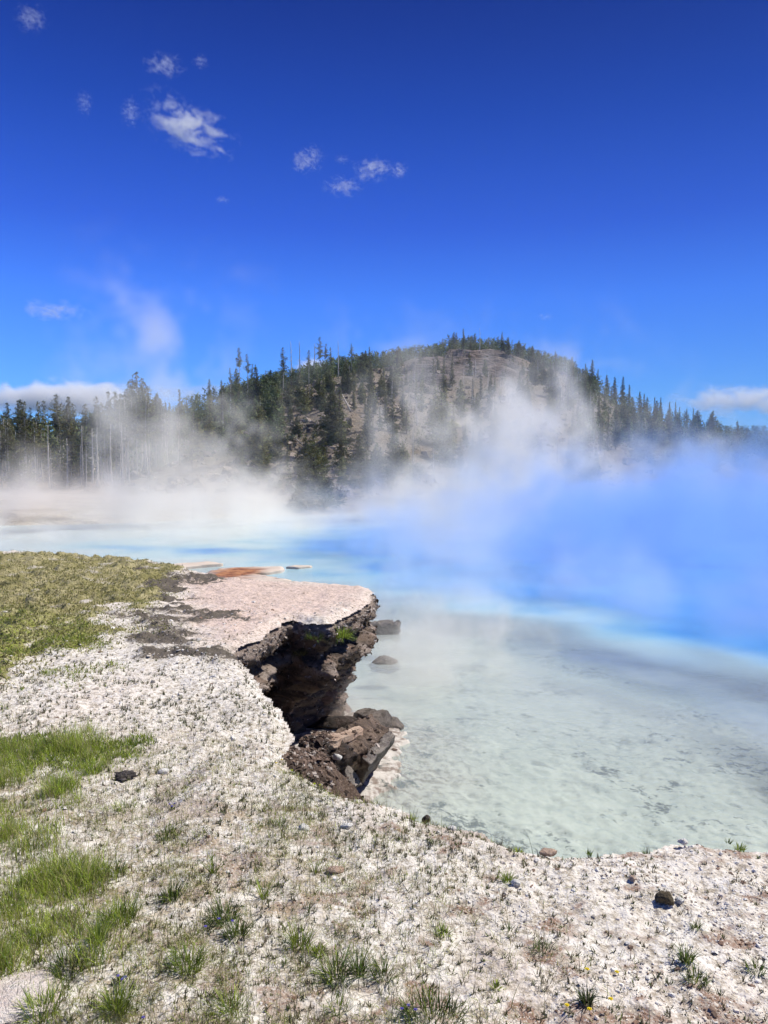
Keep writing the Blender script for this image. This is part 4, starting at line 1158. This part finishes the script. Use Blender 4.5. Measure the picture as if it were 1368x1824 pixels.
# thin olive growth between the tufts
def sparsefn(x, y):
    m = masks(x, y)
    return np.clip(sstep(1.0, -.7, x - .1 * (y - 3)) * sstep(5.6, 3.8, y) * (.10 + .90 * sstep(-.18, .28, fbm(x * 3.4, y * 3.4, oct=5, seed=97, gain=.7))) * (1 - m[1]), 0, 1)
x_, y_ = scatter(260000, 1.85, 6, .95, rg, sparsefn, (-1.05, .6))
blade_field("sparse_grass", x_, y_, rg.uniform(.012, .055, len(x_)), rg.uniform(.0013, .0024, len(x_)), 1.0, np.stack([(.24, .27, .07), (.15, .17, .06), (.36, .32, .15), (.30, .36, .07), (.18, .14, .08)]), 37)
# thin dry litter: stems lying about
x_, y_ = scatter(16000, 1.9, 6, 1.0, rg, lambda x, y: np.clip(sstep(.8, -.6, x) * sstep(6, 4, y) * (.3 + .7 * sstep(-.2, .3, fbm(x * 2, y * 2, oct=2, seed=96))), 0, 1))
nn_ = len(x_)
V, f, T = blades(np.stack([x_, y_, gz(x_, y_) + .004], 1), rg.rand(nn_) * 6.283, 1.25 + .3 * rg.rand(nn_), rg.uniform(.015, .05, nn_), rg.uniform(.001, .002, nn_), rg.randn(nn_) * .3, 3, rg)
link("dry_litter", make_mesh("dry_litter", V, f, M_BLADE, True, {"col": np.repeat(np.array((.26, .21, .14)) * rg.uniform(.4, 1.5, (nn_, 1)), 7, 0)}), kind="stuff")
# scattered thin upright stalks
x_, y_ = scatter(5200, 1.9, 5.2, .9, rg, lambda x, y: np.clip(sstep(1.1, -.3, x), 0.0, 1) * .8)
blade_field("stalks", x_, y_, rg.uniform(.04, .13, len(x_)), rg.uniform(.0014, .0026, len(x_)), .25, np.stack([(.10, .10, .06), (.17, .21, .06), (.20, .17, .10)]), 36, bend=.25)

def tuft_mesh(seed, n, h, spread, w, cols, lean=.8, name="grass_tuft"):
    rng = np.random.RandomState(seed)
    a = rng.rand(n) * 6.283; r_ = spread * np.sqrt(rng.rand(n))
    base = np.stack([np.cos(a) * r_, np.sin(a) * r_, np.full(n, -.004)], 1)
    V, f, T = blades(base, a + rng.randn(n) * .5, lean * rng.rand(n) ** .8 * (.3 + .7 * r_ / spread), h * rng.uniform(.45, 1.1, n), w * rng.uniform(.7, 1.3, n), rng.rand(n) * .7, 4, rng)
    c = np.asarray(cols)[rng.randint(0, len(cols), n)] * rng.uniform(.7, 1.3, (n, 1))
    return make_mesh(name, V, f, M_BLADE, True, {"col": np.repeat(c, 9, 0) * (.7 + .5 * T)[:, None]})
GR = [G1, G2 * 1.2, G3]; GD = [G2, G2 * .8, (.09, .10, .05), G1 * .7]; GY = [(.28, .33, .05), G1, G3]
TUFTS = [  # px, py, kind, blades, height, spread, label
    (300, 1492, 'dark', 150, .060, .050, "low dark green tuft between the white patch and the pool side"),
    (225, 1440, 'green', 110, .055, .055, "bright green tuft directly below the dark lichen clod"),
    (305, 1600, 'dark', 120, .110, .028, "slender blue-green tuft rising above a broad lower one"),
    (215, 1640, 'green', 300, .100, .060, "broad bushy green tuft between the tall meadow and the slender tuft"),
    (175, 1680, 'green', 120, .110, .022, "narrow upright yellow-green tuft at the meadow's edge"),
    (335, 1722, 'green', 200, .095, .042, "dense rounded bright green tuft near the bottom of the gravel"),
    (210, 1800, 'green', 200, .115, .032, "tall green tuft with blue flower heads above it"),
    (120, 1730, 'dark', 130, .09, .05, "straggling dark tuft beside the crack and white rock"),
    (75, 1810, 'green', 150, .09, .05, "bright green tuft growing in front of the smooth white rock"),
    (395, 1640, 'dark', 140, .095, .05, "dark blue-green tuft with tiny violet flowers"),
    (420, 1670, 'dark', 130, .085, .035, "grey-green tuft directly beside the violet-flowered one"),
    (410, 1800, 'green', 130, .070, .05, "short leaning green tuft at the lower gravel"),
    (535, 1690, 'green', 90, .105, .030, "upright thin-leaved tuft in the middle of the gravel"),
    (600, 1740, 'dark', 130, .115, .038, "tall dark green tuft above the leafy sprout"),
    (640, 1735, 'dark', 80, .11, .02, "slim dark tuft with a white chip at its foot"),
    (682, 1740, 'dark', 90, .08, .03, "brown-green tuft beside the slim dark one"),
    (600, 1800, 'green', 50, .06, .03, "sparse green tuft between brown stains"),
    (770, 1815, 'dark', 240, .075, .085, "wide dark tuft at the bottom edge among violet flowers"),
    (905, 1572, 'green', 90, .055, .022, "green tuft with one tall dry stalk beside the bright white stone"),
    (790, 1665, 'green', 90, .048, .022, "compact yellow-green tuft on the open white gravel"),
    (908, 1660, 'dark', 36, .040, .028, "sparse grey branching tuft on the open white gravel"),
    (968, 1697, 'dark', 70, .045, .038, "flat spreading grey-green tuft in the middle of the white gravel"),
    (1112, 1650, 'x', 0, 0, 0, ""),
    (1240, 1655, 'dark', 60, .038, .018, "small grey-green rosette on brown stained gravel"),
    (1222, 1712, 'dark', 90, .075, .020, "pointed grey-green tuft with a tall spike"),
    (1238, 1748, 'dark', 110, .055, .035, "spreading tuft immediately beneath the pointed one"),
    (1345, 1730, 'dark', 80, .050, .03, "grey-green tuft at the outer side of the gravel"),
    (883, 1762, 'bright', 24, .030, .016, "tiny bright green sprout with broad leaves"),
    (970, 1755, 'dry', 110, .03, .045, "low olive mat of fine stems on white gravel"),
    (1318, 1502, 'green', 90, .045, .018, "green tuft standing on the rim against the pale water"),
    (1298, 1494, 'dark', 24, .035, .010, "dark slim sprig on the rim beside the green tuft"),
    (1152, 1514, 'dark', 44, .038, .016, "dark green twiggy sprig on the rim above brown grit"),
    (1050, 1516, 'dark', 30, .035, .012, "forked dark sprig on the gravel rim over the water"),
    (922, 1512, 'bright', 36, .035, .014, "yellow-green sprig with forked dark stem at the rim"),
    (732, 1455, 'bright', 50, .055, .012, "tall yellow-green sprig beside the dark rim clod"),
    (775, 1500, 'dark', 40, .04, .02, "dark clump of stubby leaves below the red soil"),
    (90, 1200, 'green', 160, .06, .07, "bright green tuft on the white tongue below the moss"),
    (165, 1375, 'green', 200, .10, .05, "tall green tuft where the meadow meets the short band"),
    (110, 1405, 'green', 260, .09, .08, "splayed bright green tuft at the meadow's white edge"),
    (205, 1560, 'dark', 90, .07, .04, "thin dark tuft with brown stalks on the littered gravel"),
    (500, 1470, 'dark', 70, .045, .03, "grey-green tuft among grey sprigs above the dry patch"),
    (470, 1600, 'green', 40, .12, .012, "single tall bundle of green stalks in the central gravel"),
    (380, 1555, 'green', 40, .11, .012, "thin yellow-green stalk bundle above the violet-flowered tuft"),
    (560, 1555, 'green', 24, .07, .010, "small forked green stalk on clear gravel"),
    (570, 1700, 'bright', 40, .045, .018, "leafy bright green sprout at the foot of the tall dark tuft"),
]
WMAP = {'green': (.0028, GR), 'dark': (.0030, GD), 'bright': (.0060, GY), 'dry': (.0018, [(.16, .14, .08), (.11, .12, .06)])}
for i, (px, py, kd, nb, h, sp, lab) in enumerate(TUFTS):
    if kd == 'x': continue
    x_, y_ = unproj(px, py, TOP); z_ = float(gz(x_, y_)); x_, y_ = unproj(px, py, z_); z_ = float(gz(x_, y_))
    w_, cols = WMAP[kd]
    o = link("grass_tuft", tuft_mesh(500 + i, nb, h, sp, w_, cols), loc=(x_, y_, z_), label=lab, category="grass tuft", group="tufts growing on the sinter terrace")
# tufts hanging on the crater wall
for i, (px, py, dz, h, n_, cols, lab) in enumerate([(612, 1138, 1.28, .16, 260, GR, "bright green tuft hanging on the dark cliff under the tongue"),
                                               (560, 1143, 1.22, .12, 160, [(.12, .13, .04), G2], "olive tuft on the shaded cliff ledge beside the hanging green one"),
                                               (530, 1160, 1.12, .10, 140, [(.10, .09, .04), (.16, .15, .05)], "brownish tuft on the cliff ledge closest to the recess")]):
    # find the wall point seen at that pixel
    W = WV.reshape(-1, 3); dy_ = W[:, 1]; sx = 684 + F * W[:, 0] / (dy_ * math.cos(PITCH) - (W[:, 2] - CAM_Z) * math.sin(PITCH)); 
    cz = (W[:, 2] - CAM_Z) * math.cos(PITCH) + dy_ * math.sin(PITCH); sy = 912 - F * cz / (dy_ * math.cos(PITCH) - (W[:, 2] - CAM_Z) * math.sin(PITCH))
    front = (sx - px) ** 2 + (sy - py) ** 2 < 60
    cand = np.where(front)[0] if front.any() else np.array([np.argmin((sx - px) ** 2 + (sy - py) ** 2)])
    p = W[cand[np.argmin(W[cand, 1])]]
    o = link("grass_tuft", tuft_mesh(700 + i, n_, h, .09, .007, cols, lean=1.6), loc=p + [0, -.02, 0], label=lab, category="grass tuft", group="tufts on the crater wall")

# flowers
k = NM("petal", .5); c_, *_ = k.attr("col"); k.color(c_); M_PETAL = k.m
def flower_plant(px, py, heads, col, label, h=.05, leafy=40, name="wildflower"):
    x_, y_ = unproj(px, py, TOP); z_ = float(gz(x_, y_)); x_, y_ = unproj(px, py, z_)
    root = thing(name, label, "flower", (x_, y_, z_))
    if leafy: link("leaves", tuft_mesh(px, leafy, h * .8, .016, .004, [(.13, .17, .05), (.10, .12, .06)], name="leaves"), root)
    rng = np.random.RandomState(px)
    for (hx, hy) in heads:
        tx, ty = unproj(hx, hy, z_ + h * .6); e = np.array([tx - x_, ty - y_, h * .6])
        V, f = tube([np.zeros(3), e * [.4, .4, .75], e], [.0014, .0012, .001], 5)
        S = Soup(); S.add(V, f, (.11, .12, .05)); st = link("stem", S.mesh("stem", M_BLADE), root)
        S = Soup(); R0 = .0075 if col[0] > .4 else .006
        for a in np.linspace(0, 6.283, 12, endpoint=False):
            for rr, up in ((1.0, .15), (.65, .45)):
                d = np.array([math.cos(a + rr), math.sin(a + rr), 0]) * R0 * rr; s = np.array([-d[1], d[0], 0]) * .45
                S.add(np.array([e, e + d * .7 - s + [0, 0, R0 * up], e + d + [0, 0, R0 * up * .6], e + d * .7 + s + [0, 0, R0 * up]]), [(0, 1, 2), (0, 2, 3)], col)
        V, f = tube([e + [0, 0, -R0 * .5], e + [0, 0, R0 * .35]], [R0 * .3, R0 * .4], 7); S.add(V, f, tuple(np.array(col) * .9))
        link("flower_head", S.mesh("flower_head", M_PETAL, False), root)
YEL, VIO = (.80, .62, .02), (.16, .13, .50)
flower_plant(1045, 1785, [(1046, 1726), (1010, 1790), (1050, 1797), (1088, 1779)], YEL, "branching plant with yellow flower heads on the white gravel", .07, 70)
flower_plant(1102, 1738, [(1099, 1731)], YEL, "lone yellow flower on brown grit beside the branching yellow-flowered plant", .02, 8)
flower_plant(505, 1362, [(502, 1353), (492, 1359)], YEL, "pair of yellow flowers at the corner of the rim above the rubble", .04, 10)
flower_plant(522, 1378, [(520, 1372)], (.55, .62, .03), "yellow-green flower on the rim between the flower pair and the rubble", .03, 14)
flower_plant(572, 1408, [(570, 1398), (560, 1396)], (.55, .62, .03), "yellow-green flowers on the rim against the dark boulder", .03, 24)
flower_plant(306, 1442, [(302, 1432), (311, 1431), (306, 1436)], VIO, "violet flowers standing alone above the low dark green tuft", .05, 14)
flower_plant(216, 1748, [(210, 1738), (218, 1744), (222, 1740)], VIO, "violet flowers beside the crack, above the tall green tuft", .06, 12)
flower_plant(256, 1818, [(255, 1812)], VIO, "single violet flower low at the edge of the gravel", .03, 6)
flower_plant(370, 1660, [(366, 1650), (414, 1640), (390, 1636)], VIO, "sparse violet flowers over the dark blue-green tuft", .08, 10)
flower_plant(720, 1800, [(716, 1796), (740, 1798), (728, 1790)], VIO, "violet flowers within the wide dark tuft at the bottom edge", .06, 10)

# ------------------------------------------------------------------ low shelves behind the tongue
kl = NM("shelf_crust", .8, .3)
_, orr, _, _ = kl.attr("mask")
bs = kl.mix(kl.noise(1.6, 5), (.50, .40, .32), (.64, .56, .48))
kl.color(kl.mix(orr, bs, kl.mix(kl.ramp(kl.noise(2.2, 6, .7), .38, .62), (.17, .055, .025), (.42, .19, .08)))); kl.bump(kl.noise(8, 5), .03, .6)
def shelf(pts, h, label, orange=None, seed=0):
    o2 = P2(pts, h); c = o2.mean(0)
    dn = densify(np.vstack([o2, o2[:1]]), .12)[:-1]
    dn = dn + .12 * np.stack([pn(dn[:, 0] * 1.5, dn[:, 1] * 1.5, seed=seed), pn(dn[:, 0] * 1.5, dn[:, 1] * 1.5, seed=seed + 1)], 1)
    m = len(dn); L = [(k / 8, h + .02 * (k % 2)) for k in range(1, 9)] + [(1.01, h - .03), (.99, -.2)]
    V = np.vstack([np.column_stack([c + (dn - c) * s, np.full(m, z)]) for s, z in L] + [[[c[0], c[1], h]]])
    V[:, 2] += .03 * fbm(V[:, 0] * 2, V[:, 1] * 2, oct=3, seed=seed)
    nl = len(L); i = np.arange(nl - 1)[:, None] * m; j = np.arange(m)[None]
    f = np.stack([i + j, i + m + j, i + m + (j + 1) % m, i + (j + 1) % m], -1).reshape(-1, 4)
    cap = np.array([((a + 1) % m, nl * m, a) for a in range(m)])
    om = np.zeros((len(V), 3))
    if orange:
        ox, oy = unproj(*orange, h); om[:, 0] = sstep(1.25, .35, np.hypot((V[:, 0] - ox) * 1.0, (V[:, 1] - oy) * .45) + .5 * fbm(V[:, 0], V[:, 1], seed=seed))
    tri = np.concatenate([f[:, [0, 1, 2]], f[:, [0, 2, 3]], cap])
    link("sinter_shelf", make_mesh("sinter_shelf", V, tri, kl.m, True, {"mask": om}), label=label, category="rock shelf")
shelf([(340, 1030), (372, 1018), (395, 1012), (440, 1010), (500, 1009), (508, 1013), (482, 1019), (430, 1024), (470, 1028), (520, 1034), (430, 1040)], .10, "low shore shelf stained rust orange behind the tongue", (418, 1021), 3)
shelf([(290, 1006), (330, 1003), (375, 1000), (395, 1004), (350, 1008), (300, 1012)], .10, "thin pale shelf behind the lichen-covered crest", None, 5)
shelf([(508, 1010), (530, 1007), (556, 1008), (530, 1011)], .06, "narrow pale shelf reaching out into the blue water", None, 7)

# ------------------------------------------------------------------ steam (volumes)
class GN:
    def __init__(s, name, mat, lo, hi, res):
        s.t = bpy.data.node_groups.new(name, 'GeometryNodeTree'); s.N, s.L = s.t.nodes, s.t.links
        s.t.interface.new_socket("Geometry", in_out='OUTPUT', socket_type='NodeSocketGeometry')
        s.o = s.N.new("NodeGroupOutput"); s.vc = s.N.new("GeometryNodeVolumeCube"); sm = s.N.new("GeometryNodeSetMaterial")
        sm.inputs["Material"].default_value = mat
        s.L.new(s.vc.outputs[0], sm.inputs["Geometry"]); s.L.new(sm.outputs[0], s.o.inputs[0])
        s.vc.inputs["Min"].default_value = lo; s.vc.inputs["Max"].default_value = hi
        for k_, r_ in zip("XYZ", res): s.vc.inputs["Resolution " + k_].default_value = r_
        s.pos = s.N.new("GeometryNodeInputPosition").outputs[0]
        sp = s.N.new("ShaderNodeSeparateXYZ"); s.L.new(s.pos, sp.inputs[0]); s.x, s.y, s.z = sp.outputs
    def put(s, i, v):
        if hasattr(v, "is_output"): s.L.new(v, i)
        else: i.default_value = v
    def m(s, op, a, b=0.0, clamp=False):
        n_ = s.N.new("ShaderNodeMath"); n_.operation = op; n_.use_clamp = clamp; s.put(n_.inputs[0], a); s.put(n_.inputs[1], b); return n_.outputs[0]
    def ss(s, v, a, b, c=0.0, d=1.0):
        n_ = s.N.new("ShaderNodeMapRange"); n_.interpolation_type = 'SMOOTHSTEP'
        for q_, v_ in enumerate((v, a, b, c, d)): s.put(n_.inputs[q_], v_)
        return n_.outputs[0]
    def noise(s, scale, sz=1.0, detail=4, rough=.55, dist=.3, off=0.0, drift=0.0):
        mp = s.N.new("ShaderNodeCombineXYZ")
        s.L.new(s.m('ADD', s.m('MULTIPLY', s.x, 1.0), s.m('MULTIPLY', s.z, drift)), mp.inputs[0]); s.L.new(s.m('ADD', s.y, off), mp.inputs[1]); s.L.new(s.m('MULTIPLY', s.z, sz), mp.inputs[2])
        n_ = s.N.new("ShaderNodeTexNoise"); s.L.new(mp.outputs[0], n_.inputs["Vector"])
        n_.inputs["Scale"].default_value = scale; n_.inputs["Detail"].default_value = detail; n_.inputs["Roughness"].default_value = rough; n_.inputs["Distortion"].default_value = dist
        return n_.outputs[0]
    def plume(s, cx, cy_, r0, grow, dx, ztop, amp, z0=0.0, ry=1.0):
        """soft column drifting with height"""
        ex = s.m('DIVIDE', s.m('SUBTRACT', s.m('SUBTRACT', s.x, cx), s.m('MULTIPLY', s.z, dx)), s.m('ADD', s.m('MULTIPLY', s.z, grow), r0))
        ey = s.m('DIVIDE', s.m('SUBTRACT', s.y, cy_), s.m('MULTIPLY', s.m('ADD', s.m('MULTIPLY', s.z, grow), r0), ry))
        d = s.m('SQRT', s.m('ADD', s.m('MULTIPLY', ex, ex), s.m('MULTIPLY', ey, ey)))
        return s.m('MULTIPLY', s.m('MULTIPLY', s.ss(d, 1.15, .0), s.ss(s.z, ztop, z0)), amp)
    def add(s, *v):
        r = v[0]
        for w in v[1:]: r = s.m('ADD', r, w)
        return r
    def finish(s, dens, name, step, **props):
        s.put(s.vc.inputs["Density"], dens)
        vd = bpy.data.volumes.new(name); vd.render.step_size = step
        o = link(name, vd, **props); md = o.modifiers.new("steam", 'NODES'); md.node_group = s.t
        return o
def vol_mat(name, col, aniso=.0, mult=1.0):
    m_ = bpy.data.materials.new(name); m_.use_nodes = True; N_, L_ = m_.node_tree.nodes, m_.node_tree.links; N_.clear()
    o = N_.new("ShaderNodeOutputMaterial"); p = N_.new("ShaderNodeVolumePrincipled"); L_.new(p.outputs[0], o.inputs["Volume"])
    p.inputs["Color"].default_value = (*col, 1); p.inputs["Density"].default_value = mult; p.inputs["Anisotropy"].default_value = aniso
    return m_
M_STEAM = vol_mat("steam_vapour", (1.0, .96, .90))
M_BLUE = vol_mat("steam_vapour_over_blue", (.42, .65, 1.0))
STEAM = True
if STEAM:
    g = GN("steam_field", M_STEAM, (-46, 20, -.1), (44, 92, 26), (168, 130, 56))
    nz = g.noise(.21, .75, 6, .62, 1.1)
    big = g.noise(.05, 1.0, 2, .5, .2, off=40)
    low = g.m('MULTIPLY', g.ss(g.z, g.m('ADD', .4, g.m('MULTIPLY', g.ss(big, .35, .66), 5.4)), 0.0), .85)
    low = g.m('MULTIPLY', low, g.ss(g.y, 24, 46))
    low = g.m('MULTIPLY', g.m('MAXIMUM', g.m('SUBTRACT', low, g.ss(nz, .60, .40, .0, .8)), 0.0), .19)
    pl = g.add(g.plume(-13.4, 50, 5.2, .24, -.10, 21, 1.02), g.plume(-9.0, 55, 5.4, .12, .0, 12, .95), g.plume(-18.5, 52, 4.6, .10, .1, 8, .85), g.plume(4.8, 46, 4.6, .20, -.15, 8.5, 1.15), g.plume(10.8, 52, 4.4, .26, .05, 15.5, 1.05), g.plume(8, 58, 9, .35, -.25, 18, .80), g.plume(17, 56, 8, .25, .1, 13, .82),
               g.plume(-26, 55, 9, .1, 0, 7, .80), g.plume(1.5, 66, 7, .1, 0, 8, .75), g.plume(5.0, 40, 5.0, .25, .25, 7.0, 1.0), g.plume(3.2, 31, 4.6, .25, .25, 4.6, .78), g.plume(24, 60, 9, .2, .1, 9, .85))
    pl = g.m('MULTIPLY', g.m('MINIMUM', g.m('MAXIMUM', g.m('SUBTRACT', pl, g.ss(nz, .62, .38, .0, 1.05)), 0.0), .7), .36)
    g.finish(g.m('ADD', low, pl), "steam", .8, kind="stuff")
    g = GN("steam_blue_field", M_BLUE, (-6, 10, -.1), (50, 62, 10), (124, 110, 28))
    nz = g.noise(.30, .9, 6, .64, 1.3, off=9)
    side = g.ss(g.m('ADD', g.x, g.m('MULTIPLY', g.y, -.20)), -2.5, 5.0)
    hgt = g.m('ADD', .7, g.m('MULTIPLY', g.ss(g.noise(.11, 1, 4, .6, .6, off=3), .34, .66), 7.5))
    hgt = g.m('MULTIPLY', hgt, g.ss(g.y, 9, 26, .25, 1.0))
    low = g.m('MULTIPLY', g.m('MULTIPLY', side, g.ss(g.z, hgt, 0.0)), g.ss(g.y, 10, 22))
    low = g.add(low, g.plume(8.5, 16.5, 6.0, .2, .1, 2.4, 1.0), g.plume(4.6, 29, 6.5, .25, .25, 5.0, .70), g.plume(9.0, 37, 7.0, .25, .1, 7.0, .8), g.plume(-.3, 34, 5, .2, .2, 4.6, .72))
    low = g.m('MINIMUM', low, 1.15)
    dn_ = g.m('MAXIMUM', g.m('MULTIPLY', g.m('SUBTRACT', low, g.ss(nz, .60, .42, 0, .85)), .34), 0.0)
    g.finish(dn_, "steam", .7, kind="stuff")
    g = GN("steam_veil_field", vol_mat("pale_blue_vapour", (.80, .88, 1.0)), (-3, 11, -.05), (15, 29, 3.4), (90, 90, 22))
    nz = g.noise(.42, .9, 5, .62, 1.0, off=17)
    pl = g.add(g.plume(2.6, 21.5, 5.2, .2, .2, 3.0, .95), g.plume(9.6, 16.5, 4.6, .2, .1, 2.3, 1.0), g.plume(6.5, 20, 4.0, .2, .1, 2.2, .45))
    g.finish(g.m('MAXIMUM', g.m('MULTIPLY', g.m('SUBTRACT', pl, g.ss(nz, .61, .38, .0, .85)), .42), 0.0), "steam", .35, kind="stuff")
    g = GN("steam_near_field", M_STEAM, (-2.2, 7.5, -.05), (5.6, 20, 1.7), (92, 130, 30))
    nz = g.noise(1.1, .8, 4, .6, .6, off=2)
    pl = g.add(g.plume(1.2, 15.2, 3.2, .1, .1, 1.5, .60, 0, 1.3), g.plume(-.35, 10.6, .9, .1, .25, 1.7, 1.0, 0, 1.3), g.plume(.8, 12.6, 1.4, .1, .1, 1.0, .6, 0, 1.6))
    dn_ = g.m('MAXIMUM', g.m('MULTIPLY', g.m('SUBTRACT', pl, g.ss(nz, .62, .36, .0, .7)), .8), 0.0)
    g.finish(dn_, "steam", .12, kind="stuff")

# ------------------------------------------------------------------ clouds
M_CLOUD = vol_mat("cloud_vapour", (1, 1, 1))
def cloud(px, py, wpx, hpx, label, seed, dist=3200, dens=.02, thr=.5, res=(64, 26, 40), ns=3.0, tilt=0.0, depth=.7):
    x_, y_, z_ = at_dist(px, py, dist)
    sc_ = dist / F; hw, hh = wpx * sc_ / 2, hpx * sc_ / 2; hd = hw * depth
    g = GN("cloud_field", M_CLOUD, (-hw * 1.3, -hd, -hh * 1.3), (hw * 1.3, hd, hh * 1.3), res)
    ex = g.m('DIVIDE', g.x, hw); ey = g.m('DIVIDE', g.y, hd); ez = g.m('DIVIDE', g.m('ADD', g.z, g.m('MULTIPLY', g.x, tilt)), hh)
    d = g.m('SQRT', g.add(g.m('MULTIPLY', ex, ex), g.m('MULTIPLY', ey, ey), g.m('MULTIPLY', ez, ez)))
    nz = g.noise(ns / hw, 1.6, 5, .6, .8, off=seed * 371.0 + 50)
    sh_ = g.m('SUBTRACT', g.ss(d, 1.1, .0), g.ss(nz, .68, .34, 0.0, thr * 1.7))
    o = g.finish(g.m('MAXIMUM', g.m('MULTIPLY', sh_, dens), 0.0), "cloud", hw / 14, label=label, category="cloud", group="small clouds in the blue sky")
    o.location = (x_, y_, z_)
    return o
CLOUDS = [
    (335, 225, 150, 76, "largest bright wispy cloud high in the deep blue sky", .013, .56, .38),
    (232, 200, 36, 50, "thin curved wisp beside the largest cloud", .008, .5, 0),
    (293, 116, 70, 34, "small cloud directly above the largest one", .008, .5, 0),
    (358, 110, 34, 22, "faint puff beside the small upper cloud", .006, .5, 0),
    (55, 33, 56, 44, "faint cloud in the uppermost corner of the sky", .006, .45, 0),
    (150, 184, 30, 44, "pair of tiny wisps between the corner cloud and the largest", .007, .5, 0),
    (548, 285, 60, 40, "small ragged cloud over the hill shoulder, apart from the row", .010, .5, -.2),
    (665, 302, 74, 36, "brightest of the row of small clouds above the summit", .012, .48, 0),
    (711, 304, 34, 28, "end puff of the row above the summit", .011, .48, 0),
    (612, 332, 74, 30, "low torn cloud under the row above the summit", .009, .5, 0),
    (610, 284, 30, 16, "faint puff between the ragged cloud and the row", .006, .5, 0),
    (395, 356, 28, 12, "tiny wisp alone below the largest cloud", .008, .45, 0),
    (100, 553, 118, 32, "flat hazy cloud low over the pine stand", .006, .45, 0),
    (972, 564, 32, 12, "tiny flat cloud just above the hill's falling flank", .006, .4, 0)]
for i, (px, py, w_, h_, lab, dn_, th, ti) in enumerate(CLOUDS): cloud(px, py, w_ * 1.30, h_ * 1.45, lab, i, dens=dn_ * 2.2, thr=th * 1.45, tilt=ti, res=(96, 30, 56), ns=3.4)
cloud(120, 712, 440, 84, "long white cumulus bank low behind the pine stand", 30, dist=6500, dens=.03, thr=.30, res=(150, 40, 60), ns=4.5, depth=.30)
cloud(556, 655, 80, 46, "white cloud showing between thin pines on the shoulder", 32, dist=6500, dens=.03, thr=.3, ns=3.0)
cloud(350, 700, 260, 50, "hazier end of the cumulus bank behind the steam plume", 31, dist=6000, dens=.006, thr=.35, res=(90, 36, 40), ns=4.0, depth=.35)
cloud(1330, 714, 330, 74, "streaky white cloud low over the distant ridge", 33, dist=6000, dens=.016, thr=.45, res=(110, 36, 50), ns=3.5, depth=.4)
# thin summer haze round the whole place
kz = vol_mat("summer_haze", (.35, .62, 1.0), .2, .00013)
hv = np.array(list(itertools.product((-2600, 2600), (-2550, 2550), (-2.4, 140))), float)
link("haze", make_mesh("haze", hv, np.array([(0, 1, 3, 2), (4, 6, 7, 5), (0, 4, 5, 1), (2, 3, 7, 6), (0, 2, 6, 4), (1, 5, 7, 3)]), kz, False), kind="stuff")
